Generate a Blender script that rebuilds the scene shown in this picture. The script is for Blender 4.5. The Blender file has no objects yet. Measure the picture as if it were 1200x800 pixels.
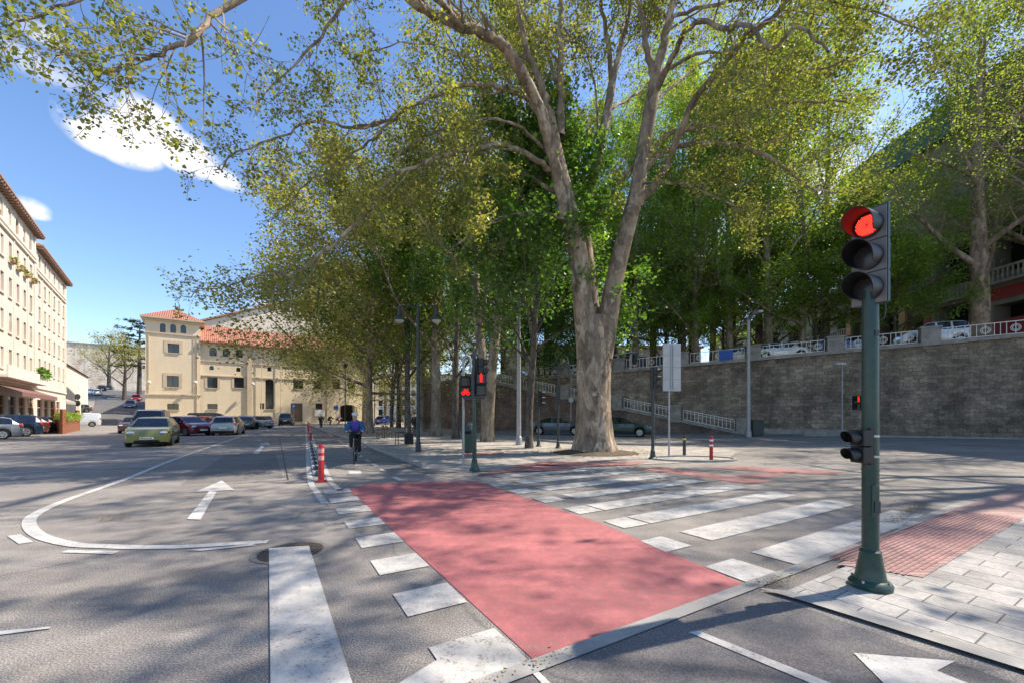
import bpy, math, random
import numpy as np
from mathutils import Vector, Matrix

C = bpy.context.scene.collection
R = math.radians
F_PX, EYE, HOR = 480.0, 1.55, 486.0

# ---------------------------------------------------------------- camera
cam_d = bpy.data.cameras.new('camera'); cam = bpy.data.objects.new('camera', cam_d); C.objects.link(cam)
cam.location = (0, 0, EYE); cam.rotation_euler = (R(90), 0, 0)
cam_d.sensor_width = 36; cam_d.lens = 36 * F_PX / 1200; cam_d.shift_y = 86 / 1200
cam_d.clip_start = 0.05; cam_d.clip_end = 3000
bpy.context.scene.camera = cam

# ---------------------------------------------------------------- light
SUN_EL = R(51); SUN_DIR = Vector((0.946, 0.325, 0)).normalized()
sd = bpy.data.lights.new('sun', 'SUN'); sun = bpy.data.objects.new('sun', sd); C.objects.link(sun)
sd.energy = 4.4; sd.angle = R(0.55); sd.color = (1.0, 0.94, 0.84)
to_sun = Vector((SUN_DIR.x * math.cos(SUN_EL), SUN_DIR.y * math.cos(SUN_EL), math.sin(SUN_EL)))
sun.rotation_euler = (-to_sun).to_track_quat('-Z', 'Y').to_euler()
sun.location = (30, 10, 40)
world = bpy.data.worlds.new('World'); bpy.context.scene.world = world; world.use_nodes = True
wn, wl = world.node_tree.nodes, world.node_tree.links
wn.clear()
sky = wn.new('ShaderNodeTexSky'); sky.sky_type = 'NISHITA'; sky.sun_disc = False
sky.sun_elevation = SUN_EL; sky.sun_rotation = math.atan2(SUN_DIR.x, SUN_DIR.y)
sky.air_density = 1.0; sky.dust_density = 0.3; sky.ozone_density = 3.0
bg = wn.new('ShaderNodeBackground'); bg.inputs[1].default_value = 0.15
wo = wn.new('ShaderNodeOutputWorld'); wl.new(bg.outputs[0], wo.inputs[0])
# clouds: a few soft-edged patches fixed at real compass directions
tc = wn.new('ShaderNodeTexCoord')
nz = wn.new('ShaderNodeTexNoise'); nz.inputs['Scale'].default_value = 11; nz.inputs['Detail'].default_value = 8
nz.inputs['Roughness'].default_value = 0.62
wl.new(tc.outputs['Generated'], nz.inputs['Vector'])
def wmath(op, a, b=None, clamp=False):
    n = wn.new('ShaderNodeMath'); n.operation = op; n.use_clamp = clamp
    for i, x in enumerate((a, b)):
        if x is None: continue
        if isinstance(x, (int, float)): n.inputs[i].default_value = x
        else: wl.new(x, n.inputs[i])
    return n.outputs[0]
def cloud_dir(px, py): return Vector(((px - 600) / F_PX, 1, (HOR - py) / F_PX)).normalized()
sumc = None
for (px, py, rx, rz, tilt, amp) in [(118, 150, .055, .042, -8, 1.5), (165, 148, .065, .046, -10, 1.5), (212, 178, .065, .036, -14, 1.4), (150, 175, .05, .03, 0, 1.2), (255, 205, .045, .02, -20, 1.0), (35, 75, .04, .02, -10, .5), (95, 105, .04, .03, 0, .5), (50, 40, .03, .015, 0, .45), (30, 243, .028, .017, 0, 1.0), (42, 250, .018, .01, -10, .8),
                              (312, 358, .035, .012, -10, 1.0), (330, 372, .06, .02, 0, .9), (930, 200, .16, .09, 0, .9), (1060, 300, .2, .06, 0, .7), (870, 330, .12, .08, 10, .8),
                              (1500, 90, .3, .1, 0, .9), (-500, 150, .3, .1, 0, 1)]:
    d = cloud_dir(px, py); side = d.cross(Vector((0, 0, 1))).normalized(); upv = side.cross(d).normalized()
    ct, st = math.cos(R(tilt)), math.sin(R(tilt))
    ax = (side * ct + upv * st) / rx; az = (upv * ct - side * st) / rz
    def dot(vv):
        n = wn.new('ShaderNodeVectorMath'); n.operation = 'DOT_PRODUCT'; n.inputs[1].default_value = vv
        wl.new(tc.outputs['Generated'], n.inputs[0]); return n.outputs['Value']
    a, b, c0 = dot(ax), dot(az), dot(d)
    a = wmath('SUBTRACT', a, d.dot(ax)); b = wmath('SUBTRACT', b, d.dot(az))
    r2 = wmath('ADD', wmath('MULTIPLY', a, a), wmath('MULTIPLY', b, b))
    m = wmath('MULTIPLY', wmath('SUBTRACT', 1, r2, True), amp)
    m = wmath('MULTIPLY', m, wmath('GREATER_THAN', c0, 0.2))
    sumc = m if sumc is None else wmath('MAXIMUM', sumc, m)
fac = wmath('MULTIPLY', wmath('MULTIPLY', sumc, 1.75), wmath('MULTIPLY', wmath('SUBTRACT', nz.outputs[0], 0.36), 4.0, True), True)
sat = wn.new('ShaderNodeHueSaturation'); sat.inputs['Saturation'].default_value = 1.14; sat.inputs['Hue'].default_value = .503; sat.inputs['Value'].default_value = 1.0
wl.new(sky.outputs[0], sat.inputs['Color'])
mx = wn.new('ShaderNodeMix'); mx.data_type = 'RGBA'; wl.new(wmath('MULTIPLY', fac, .9), mx.inputs[0])
wl.new(sat.outputs[0], mx.inputs[6]); mx.inputs[7].default_value = (4.9, 5.0, 5.25, 1)
wl.new(mx.outputs[2], bg.inputs[0])
vs = bpy.context.scene.view_settings
bpy.context.scene.display_settings.display_device = 'sRGB'
vs.view_transform = 'Standard'; vs.look = 'None'; vs.exposure = 0.85; vs.gamma = 1; vs.use_white_balance = True; vs.white_balance_temperature = 6950; vs.white_balance_tint = 13; vs.use_curve_mapping = False
cy = bpy.context.scene.cycles
cy.max_bounces = 6; cy.diffuse_bounces = 3; cy.glossy_bounces = 2; cy.transmission_bounces = 3; cy.transparent_max_bounces = 4

# ---------------------------------------------------------------- coordinates
def G(px, py, z=0.0):
    d = F_PX * (EYE - z) / (py - HOR); return Vector(((px - 600) / F_PX * d, d, z))
U_ = Vector((-0.50521, 0.862995, 0)); V_ = Vector((0.862995, 0.50521, 0)); O_ = G(625, 773)
def UV(u, v, z=0.0):
    p = O_ + U_ * u + V_ * v; return Vector((p.x, p.y, z))
def ZA(py, d): return EYE + (HOR - py) / F_PX * d

# ---------------------------------------------------------------- materials
MATS = {}
class NT:
    def __init__(s, name):
        s.m = bpy.data.materials.new(name); s.m.use_nodes = True; s.n = s.m.node_tree.nodes; s.l = s.m.node_tree.links
        s.b = s.n['Principled BSDF']; s.out = s.n['Material Output']; s.tc = s.n.new('ShaderNodeTexCoord'); MATS[name] = s.m
        s.geo = s.n.new('ShaderNodeNewGeometry')
    def pos(s, obj=False): return s.tc.outputs['Object'] if obj else s.geo.outputs['Position']
    def noise(s, scale, detail=4, rough=.55, obj=False, vec=None, dist=0):
        n = s.n.new('ShaderNodeTexNoise'); n.inputs['Scale'].default_value = scale; n.inputs['Detail'].default_value = detail
        n.inputs['Roughness'].default_value = rough; n.inputs['Distortion'].default_value = dist
        s.l.new(vec if vec is not None else s.pos(obj), n.inputs['Vector']); return n.outputs[0]
    def ramp(s, fac, stops):
        r = s.n.new('ShaderNodeValToRGB'); s.l.new(fac, r.inputs[0]); e = r.color_ramp.elements
        while len(e) < len(stops): e.new(.5)
        for i, (p, c) in enumerate(stops):
            e[i].position = p; e[i].color = (c, c, c, 1) if isinstance(c, (int, float)) else (*c, 1)
        return r.outputs[0]
    def mix(s, fac, a, b, mode='MIX'):
        n = s.n.new('ShaderNodeMix'); n.data_type = 'RGBA'; n.blend_type = mode
        for i, x in ((0, fac), (6, a), (7, b)):
            if isinstance(x, (int, float)): n.inputs[i].default_value = x if i == 0 else (x, x, x, 1)
            elif isinstance(x, tuple): n.inputs[i].default_value = (*x, 1)
            else: s.l.new(x, n.inputs[i])
        return n.outputs[2]
    def mapping(s, scale, obj=True, rot=(0, 0, 0)):
        n = s.n.new('ShaderNodeMapping'); n.inputs['Scale'].default_value = scale; n.inputs['Rotation'].default_value = rot
        s.l.new(s.pos(obj), n.inputs['Vector']); return n.outputs[0]
    def bump(s, h, strength=.3, dist=.02):
        n = s.n.new('ShaderNodeBump'); n.inputs['Strength'].default_value = strength; n.inputs['Distance'].default_value = dist
        s.l.new(h, n.inputs['Height']); s.l.new(n.outputs[0], s.b.inputs['Normal'])
    def base(s, x):
        if isinstance(x, tuple): s.b.inputs['Base Color'].default_value = (*x, 1)
        else: s.l.new(x, s.b.inputs['Base Color'])
    def rough(s, x): s.b.inputs['Roughness'].default_value = x

def plain(name, col, rough=.5, metal=0, var=.12, scale=6, coat=0, bump=0):
    t = NT(name); n = t.noise(scale, 5, obj=True)
    lo = tuple(c * (1 - var) for c in col); hi = tuple(min(1, c * (1 + var)) for c in col)
    t.base(t.ramp(n, [(.3, lo), (.7, hi)])); t.rough(rough); t.b.inputs['Metallic'].default_value = metal
    t.b.inputs['Coat Weight'].default_value = coat
    if bump: t.bump(t.noise(scale * 8, 3, obj=True), bump, .01)
    return t.m
def emis(name, col, st):
    t = NT(name); t.base(tuple(c * .5 for c in col)); t.b.inputs['Emission Color'].default_value = (*col, 1)
    t.b.inputs['Emission Strength'].default_value = st; return t.m
def asphalt(name, lo, hi, speck=.5, warm=(1, 1, 1)):
    t = NT(name)
    big = t.noise(.35, 5, .6); mid = t.noise(2.3, 5, .65); fine = t.noise(85, 2, .7); vf = t.noise(210, 2, .6)
    c = t.ramp(big, [(.3, tuple(lo * w for w in warm)), (.72, tuple(hi * w for w in warm))])
    c = t.mix(.5, c, t.ramp(mid, [(.3, .35), (.7, .65)]), 'OVERLAY')
    c = t.mix(speck, c, t.ramp(fine, [(.35, .22), (.5, .48), (.66, .86)]), 'OVERLAY')
    c = t.mix(speck * .7, c, t.ramp(vf, [(.4, .3), (.62, .8)]), 'OVERLAY')
    sk = t.noise(1.0, 4, .6, vec=t.mapping((.12, 1.9, 1), obj=False, rot=(0, 0, -math.atan2(V_.y, V_.x))))   # polished wheel paths and drips along the traffic
    c = t.mix(.4, c, t.ramp(sk, [(.35, .33), (.65, .64)]), 'OVERLAY')
    spot = t.noise(3.1, 2, .5, dist=.5); c = t.mix(t.ramp(spot, [(.70, 0), (.76, .35)]), c, (lo * .5, lo * .5, lo * .5))
    # cracks / tar seams
    v = t.n.new('ShaderNodeTexVoronoi'); v.feature = 'DISTANCE_TO_EDGE'; v.inputs['Scale'].default_value = .22
    mp = t.n.new('ShaderNodeVectorMath'); mp.operation = 'ADD'; t.l.new(t.pos(), mp.inputs[0])
    nn = t.n.new('ShaderNodeTexNoise'); nn.inputs['Scale'].default_value = 1.1; nn.inputs['Detail'].default_value = 6; t.l.new(t.pos(), nn.inputs['Vector'])
    t.l.new(nn.outputs[1], mp.inputs[1]); t.l.new(mp.outputs[0], v.inputs['Vector'])
    c = t.mix(t.ramp(v.outputs[0], [(.0, .55), (.006, 0)]), c, (lo * .45,) * 3)
    t.base(c); t.rough(.88); t.bump(fine, .45, .008); return t.m
def paint(name, col, wear=.5, base=(.10, .10, .10)):
    t = NT(name)
    a = t.noise(60, 3, .7); b = t.noise(1.6, 6, .65); c = t.noise(9, 5, .7)
    tone = t.mix(.55, t.mix(1.0, col, t.ramp(b, [(.25, .68), (.7, 1.0)]), 'MULTIPLY'), t.ramp(c, [(.3, .33), (.7, .62)]), 'OVERLAY')
    sk = t.noise(1.0, 4, .65, vec=t.mapping((.14, 2.3, 1), obj=False, rot=(0, 0, -math.atan2(V_.y, V_.x))))
    tone = t.mix(.45, tone, t.ramp(sk, [(.33, .30), (.62, .60)]), 'OVERLAY')
    w = t.mix(.5, a, t.mix(.35, c, sk)); fac = t.ramp(w, [(wear - .075, .95), (wear - .03, 0.0)])
    dirt = t.mix(.35, tone, t.ramp(a, [(.3, .3), (.7, .6)]), 'OVERLAY')
    t.base(t.mix(fac, dirt, base)); t.rough(.75); t.bump(a, .3, .004); return t.m
def bark(name, dark, light, pale, scale=3.0, palemix=.6):
    t = NT(name)
    m = t.mapping((1.0, 1.0, .45)); n1 = t.noise(scale, 6, .7, vec=m, dist=.6); n2 = t.noise(scale * 4.5, 5, .7, vec=m); n3 = t.noise(scale * .5, 5, .6, vec=m, dist=1.2)
    c = t.ramp(n1, [(.32, dark), (.6, light)])
    vo = t.n.new('ShaderNodeTexVoronoi'); vo.inputs['Scale'].default_value = scale * 1.5; wv = t.n.new('ShaderNodeVectorMath'); wv.operation = 'MULTIPLY_ADD'; nv = t.n.new('ShaderNodeTexNoise'); nv.inputs['Scale'].default_value = scale * 1.3; nv.inputs['Detail'].default_value = 4; t.l.new(m, nv.inputs['Vector']); t.l.new(nv.outputs[1], wv.inputs[0]); wv.inputs[1].default_value = (.35,) * 3; t.l.new(m, wv.inputs[2]); t.l.new(wv.outputs[0], vo.inputs['Vector'])
    bwv = t.n.new('ShaderNodeRGBToBW'); t.l.new(vo.outputs['Color'], bwv.inputs[0]); c = t.mix(.75, c, t.ramp(bwv.outputs[0], [(.25, .30), (.45, .42), (.5, .52), (.75, .72)]), 'OVERLAY')
    c = t.mix(t.ramp(n3, [(palemix - .03, 0), (palemix + .03, 1)]), c, pale)
    c = t.mix(.65, c, t.ramp(n2, [(.3, .25), (.7, .75)]), 'OVERLAY')
    t.base(c); t.rough(.9)
    t.bump(t.mix(.5, n1, n2), .9, .05); return t.m
def leafmat(name, cols, trans=.5, bark_=None):
    t = NT(name)
    at = t.n.new('ShaderNodeAttribute'); at.attribute_name = 'tint'
    big = t.noise(.5, 3, .5)
    f = t.n.new('ShaderNodeMath'); f.operation = 'ADD'; t.l.new(at.outputs['Fac'], f.inputs[0])
    g = t.n.new('ShaderNodeMath'); g.operation = 'MULTIPLY_ADD'; t.l.new(big, g.inputs[0]); g.inputs[1].default_value = .9; g.inputs[2].default_value = -.45
    t.l.new(g.outputs[0], f.inputs[1])
    col = t.ramp(f.outputs[0], cols)
    t.n.remove(t.b)
    d = t.n.new('ShaderNodeBsdfDiffuse'); tr = t.n.new('ShaderNodeBsdfTranslucent'); gl = t.n.new('ShaderNodeBsdfGlossy'); gl.inputs['Roughness'].default_value = .45
    t.l.new(col, d.inputs[0]); t.l.new(t.mix(1.0, col, (1.5, 1.6, .7), 'MULTIPLY'), tr.inputs[0])
    gl.inputs[0].default_value = (.8, .85, .8, 1)
    m1 = t.n.new('ShaderNodeMixShader'); m1.inputs[0].default_value = trans; t.l.new(d.outputs[0], m1.inputs[1]); t.l.new(tr.outputs[0], m1.inputs[2])
    m2 = t.n.new('ShaderNodeMixShader'); m2.inputs[0].default_value = .055; t.l.new(m1.outputs[0], m2.inputs[1]); t.l.new(gl.outputs[0], m2.inputs[2])
    t.l.new(m2.outputs[0], t.out.inputs[0]); return t.m
def stonewall(name, c1, c2, mortar, bw=.55, bh=.28, wscale=1.0, rotx=True):
    t = NT(name)
    m = t.n.new('ShaderNodeMapping'); t.l.new(t.pos(True), m.inputs['Vector']); m.inputs['Rotation'].default_value = (R(-90), 0, 0)
    w = t.n.new('ShaderNodeVectorMath'); w.operation = 'MULTIPLY_ADD'; nn = t.n.new('ShaderNodeTexNoise'); nn.inputs['Scale'].default_value = 1.6; t.l.new(t.pos(True), nn.inputs['Vector'])
    t.l.new(nn.outputs[1], w.inputs[0]); w.inputs[1].default_value = (.14 * wscale,) * 3; t.l.new(m.outputs[0], w.inputs[2])
    b = t.n.new('ShaderNodeTexBrick'); t.l.new(w.outputs[0], b.inputs['Vector'])
    b.inputs['Color1'].default_value = (*c1, 1); b.inputs['Color2'].default_value = (*c2, 1); b.inputs['Mortar'].default_value = (*mortar, 1)
    b.inputs['Scale'].default_value = 1; b.inputs['Brick Width'].default_value = bw; b.inputs['Row Height'].default_value = bh; b.inputs['Mortar Size'].default_value = .018
    b.inputs['Mortar Smooth'].default_value = .3; b.inputs['Bias'].default_value = -.1
    n1 = t.noise(.5, 6, .65, obj=True); n2 = t.noise(7, 5, .7, obj=True)
    c = t.mix(.9, b.outputs[0], t.ramp(n1, [(.3, .2), (.7, .72)]), 'OVERLAY'); n4 = t.noise(1.0, 4, .6, vec=t.mapping((.9, .9, .12))); c = t.mix(.55, c, t.ramp(n4, [(.35, .25), (.6, .6)]), 'OVERLAY'); c = t.mix(.7, c, t.ramp(n2, [(.3, .25), (.7, .75)]), 'OVERLAY')
    t.base(c); t.rough(.92)
    bw_ = t.n.new('ShaderNodeRGBToBW'); t.l.new(c, bw_.inputs[0]); t.bump(bw_.outputs[0], .8, .06); return t.m
def plaster(name, col, var=.12, streak=.3):
    t = NT(name)
    n1 = t.noise(.45, 5, .6, obj=True); n2 = t.noise(14, 4, .6, obj=True); st = t.noise(1.0, 4, .6, vec=t.mapping((2.2, 2.2, .16)))
    c = t.ramp(n1, [(.3, tuple(x * (1 - var) for x in col)), (.7, tuple(min(1, x * (1 + var)) for x in col))])
    c = t.mix(streak, c, t.ramp(st, [(.35, .32), (.6, .56)]), 'OVERLAY'); c = t.mix(.25, c, t.ramp(n2, [(.3, .38), (.7, .62)]), 'OVERLAY')
    t.base(c); t.rough(.9); t.bump(n2, .25, .01); return t.m
def tiles_mat(name, col, ang, bw=.62, bh=.4, grout=(.12, .115, .11)):
    t = NT(name)
    m = t.n.new('ShaderNodeMapping'); t.l.new(t.pos(), m.inputs['Vector']); m.inputs['Rotation'].default_value = (0, 0, ang)
    b = t.n.new('ShaderNodeTexBrick'); t.l.new(m.outputs[0], b.inputs['Vector']); b.inputs['Scale'].default_value = 1
    b.inputs['Color1'].default_value = (*[c * .82 for c in col], 1); b.inputs['Color2'].default_value = (*[c * 1.15 for c in col], 1); b.inputs['Mortar'].default_value = (*grout, 1)
    b.inputs['Brick Width'].default_value = bw; b.inputs['Row Height'].default_value = bh; b.inputs['Mortar Size'].default_value = .006; b.inputs['Bias'].default_value = 0
    n1 = t.noise(1.2, 6, .65); n2 = t.noise(30, 3, .7)
    c = t.mix(.7, b.outputs[0], t.ramp(n1, [(.3, .3), (.7, .66)]), 'OVERLAY'); c = t.mix(.5, c, t.ramp(n2, [(.3, .3), (.7, .7)]), 'OVERLAY')
    t.base(c); t.rough(.85); t.bump(b.outputs[1], -.3, .004); return t.m
def rooftile(name):
    t = NT(name)
    w = t.n.new('ShaderNodeTexWave'); w.wave_type = 'BANDS'; w.bands_direction = 'X'; w.inputs['Scale'].default_value = 1.15; w.inputs['Distortion'].default_value = .4
    t.l.new(t.pos(True), w.inputs['Vector'])
    n1 = t.noise(1.5, 5, .7, obj=True); n2 = t.noise(9, 4, .7, obj=True)
    c = t.mix(t.ramp(n1, [(.3, 0), (.7, 1)]), (.46, .19, .12), (.34, .13, .085)); c = t.mix(.8, c, t.ramp(n2, [(.3, .3), (.7, .72)]), 'OVERLAY')
    c = t.mix(t.ramp(w.outputs[1], [(.0, .55), (.35, 0)]), c, (.16, .06, .04))
    t.base(c); t.rough(.85); t.bump(w.outputs[1], .8, .08); return t.m
def glassm(name, col, rough=.06):
    t = NT(name); t.base(t.ramp(t.noise(1.3, 3, obj=True), [(.35, tuple(c * .6 for c in col)), (.65, col)])); t.rough(rough); t.b.inputs['Specular IOR Level'].default_value = .8; return t.m

M = MATS
asphalt('asphalt', .15, .25, .95, (1.09, 1.0, .90)); asphalt('asphalt_lane', .11, .155, .6, (1.06, .99, .95)); asphalt('asphalt_patch', .115, .175, .8, (1.06, 1, .93)); plain('tar', (.03, .03, .03), .6); asphalt('asphalt_hill', .085, .12, .3)
paint('white_paint', (.57, .55, .51), .475, (.16, .155, .15)); paint('red_paint', (.48, .155, .155), .475, (.25, .15, .14)); paint('thin_paint', (.62, .60, .56), .475, (.14, .135, .13))
paint('faded_red', (.44, .19, .175), .52, (.2, .15, .14))
tiles_mat('paving', (.36, .345, .32), math.atan2(V_.x, V_.y), .40, .27); tiles_mat('paving_far', (.36, .33, .29), R(31), .4, .4)
tiles_mat('paving_red', (.42, .27, .24), R(0), 5, .075, (.16, .07, .06))
plain('kerb', (.31, .30, .275), .85, var=.25, scale=3, bump=.3); plain('kerb_dark', (.17, .155, .14), .9, var=.25, scale=3, bump=.3)
stonewall('stone', (.20, .155, .11), (.36, .285, .21), (.16, .125, .095), .55, .28, 3.2); stonewall('stone_far', (.62, .55, .45), (.74, .67, .56), (.52, .46, .38), .9, .45)
stonewall('stone_ramp', (.17, .12, .095), (.25, .18, .14), (.12, .09, .07), .5, .25, 2.5)
plain('coping', (.30, .275, .24), .9, var=.3, scale=2, bump=.3); plain('soil', (.10, .075, .05), .95, var=.4, scale=9, bump=.6)
bark('bark_plane', (.15, .108, .07), (.32, .245, .172), (.46, .39, .29), 2.6, .60); bark('bark_pale', (.12, .09, .06), (.25, .205, .15), (.46, .42, .34), 2.0, .60)
bark('bark_dark', (.055, .043, .033), (.12, .10, .08), (.15, .13, .10), 6, .72); bark('bark_warm', (.16, .10, .065), (.33, .24, .17), (.42, .35, .26), 2.4, .62)
leafmat('leaf_plane', [(.0, (.08, .09, .022)), (.35, (.165, .175, .045)), (.65, (.25, .26, .06)), (.88, (.34, .34, .08)), (1, (.34, .24, .09))], .55)
leafmat('leaf_olive', [(.0, (.12, .115, .035)), (.35, (.23, .22, .06)), (.65, (.34, .32, .09)), (.9, (.44, .39, .14)), (1, (.36, .24, .10))], .5)
leafmat('leaf_linden', [(.0, (.035, .08, .014)), (.4, (.08, .17, .028)), (.75, (.145, .27, .045)), (1, (.24, .36, .06))], .55)
leafmat('leaf_yellow', [(.0, (.10, .13, .025)), (.4, (.19, .23, .05)), (.75, (.29, .33, .065)), (1, (.40, .40, .08))], .6)
leafmat('leaf_green', [(.0, (.10, .15, .03)), (.4, (.19, .28, .045)), (.75, (.29, .38, .06)), (1, (.40, .47, .075))], .62)
leafmat('leaf_cedar', [(.0, (.016, .034, .02)), (.5, (.03, .06, .035)), (1, (.06, .10, .055))], .2)
leafmat('leaf_litter', [(.0, (.10, .07, .03)), (.5, (.25, .16, .06)), (1, (.38, .24, .08))], .1)
plaster('wall_beige', (.76, .64, .44), .06, .16); plaster('wall_cream', (.78, .69, .54), .06, .15); plaster('wall_pink', (.66, .57, .48), .06, .2)
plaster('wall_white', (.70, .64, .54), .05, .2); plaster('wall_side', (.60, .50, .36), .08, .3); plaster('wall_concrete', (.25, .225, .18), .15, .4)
plaster('trim_beige', (.60, .49, .34), .08, .15); plaster('trim_brick', (.46, .27, .17), .1, .2); plaster('wall_brown', (.20, .14, .10), .15, .3); plaster('wall_grey', (.36, .36, .36), .08, .2)
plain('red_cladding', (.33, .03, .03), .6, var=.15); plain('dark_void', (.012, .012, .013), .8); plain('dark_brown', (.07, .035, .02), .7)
rooftile('roof_tile'); plain('eave_wood', (.34, .21, .15), .8, var=.2); plain('green_roof', (.02, .10, .075), .6)
glassm('pane', (.035, .045, .06)); glassm('car_glass', (.012, .016, .022), .05); plain('win_frame', (.38, .24, .16), .6); plain('win_white', (.65, .63, .58), .5)
plain('shutter', (.55, .51, .44), .7, var=.05); plain('pole_green', (.012, .048, .034), .42, var=.25, scale=14, coat=.15); plain('pole_dark', (.035, .045, .04), .5)
plain('pole_grey', (.34, .34, .34), .45, metal=.3, var=.12); plain('plate_grey', (.46, .455, .43), .55, metal=.1, var=.1, scale=3); plain('sig_black', (.009, .009, .0095), .5, var=.1)
plain('sig_plate', (.17, .145, .13), .5, var=.15, scale=10)
plain('lens_dark', (.035, .03, .028), .25, var=.4, scale=120); emis('lens_red', (1.0, .012, .008), .9); emis('lens_red_core', (1.0, .05, .03), 1.6); emis('lens_glow', (1.0, .01, .006), .28)
plain('bollard_red', (.42, .012, .016), .5, var=.12); plain('reflect_white', (.75, .75, .74), .4); plain('band_pink', (.70, .30, .26), .4); plain('bollard_dark', (.03, .035, .035), .45); plain('yellowish', (.65, .5, .08), .5)
plain('rail_white', (.80, .77, .70), .6, var=.15); plain('tyre', (.014, .014, .015), .85); plain('rim', (.38, .39, .41), .3, metal=.8); plain('under', (.008, .008, .009), .9)
plain('head_lamp', (.62, .64, .66), .1, coat=1); plain('tail_lamp', (.42, .012, .012), .2, coat=1); plain('plate_white', (.72, .72, .68), .5, var=.03); plain('plate_ink', (.03, .03, .035), .6)
plain('manhole', (.10, .085, .07), .7, metal=.4, var=.3, scale=25); plain('bin_green', (.03, .075, .05), .5); plain('corten', (.25, .09, .045), .8, var=.2); plain('sign_blue', (.02, .10, .42), .45, var=.03)
plain('skin', (.50, .30, .22), .6); plain('cloth_black', (.015, .015, .018), .85); plain('cloth_blue', (.02, .10, .22), .8, var=.2); plain('cloth_purple', (.07, .05, .30), .8, var=.2); plain('cloth_grey', (.11, .11, .13), .85)
plain('cloth_pink', (.45, .25, .28), .85); plain('helmet_white', (.62, .60, .58), .4); plain('hair', (.04, .025, .015), .8); plain('wood_seat', (.28, .17, .10), .7); plain('flower', (.30, .34, .07), .8, var=.5, scale=30)
plain('awning', (.36, .31, .27), .85); plain('awning_dark', (.20, .10, .085), .85); plain('banner_blue', (.04, .12, .42), .7)

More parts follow.
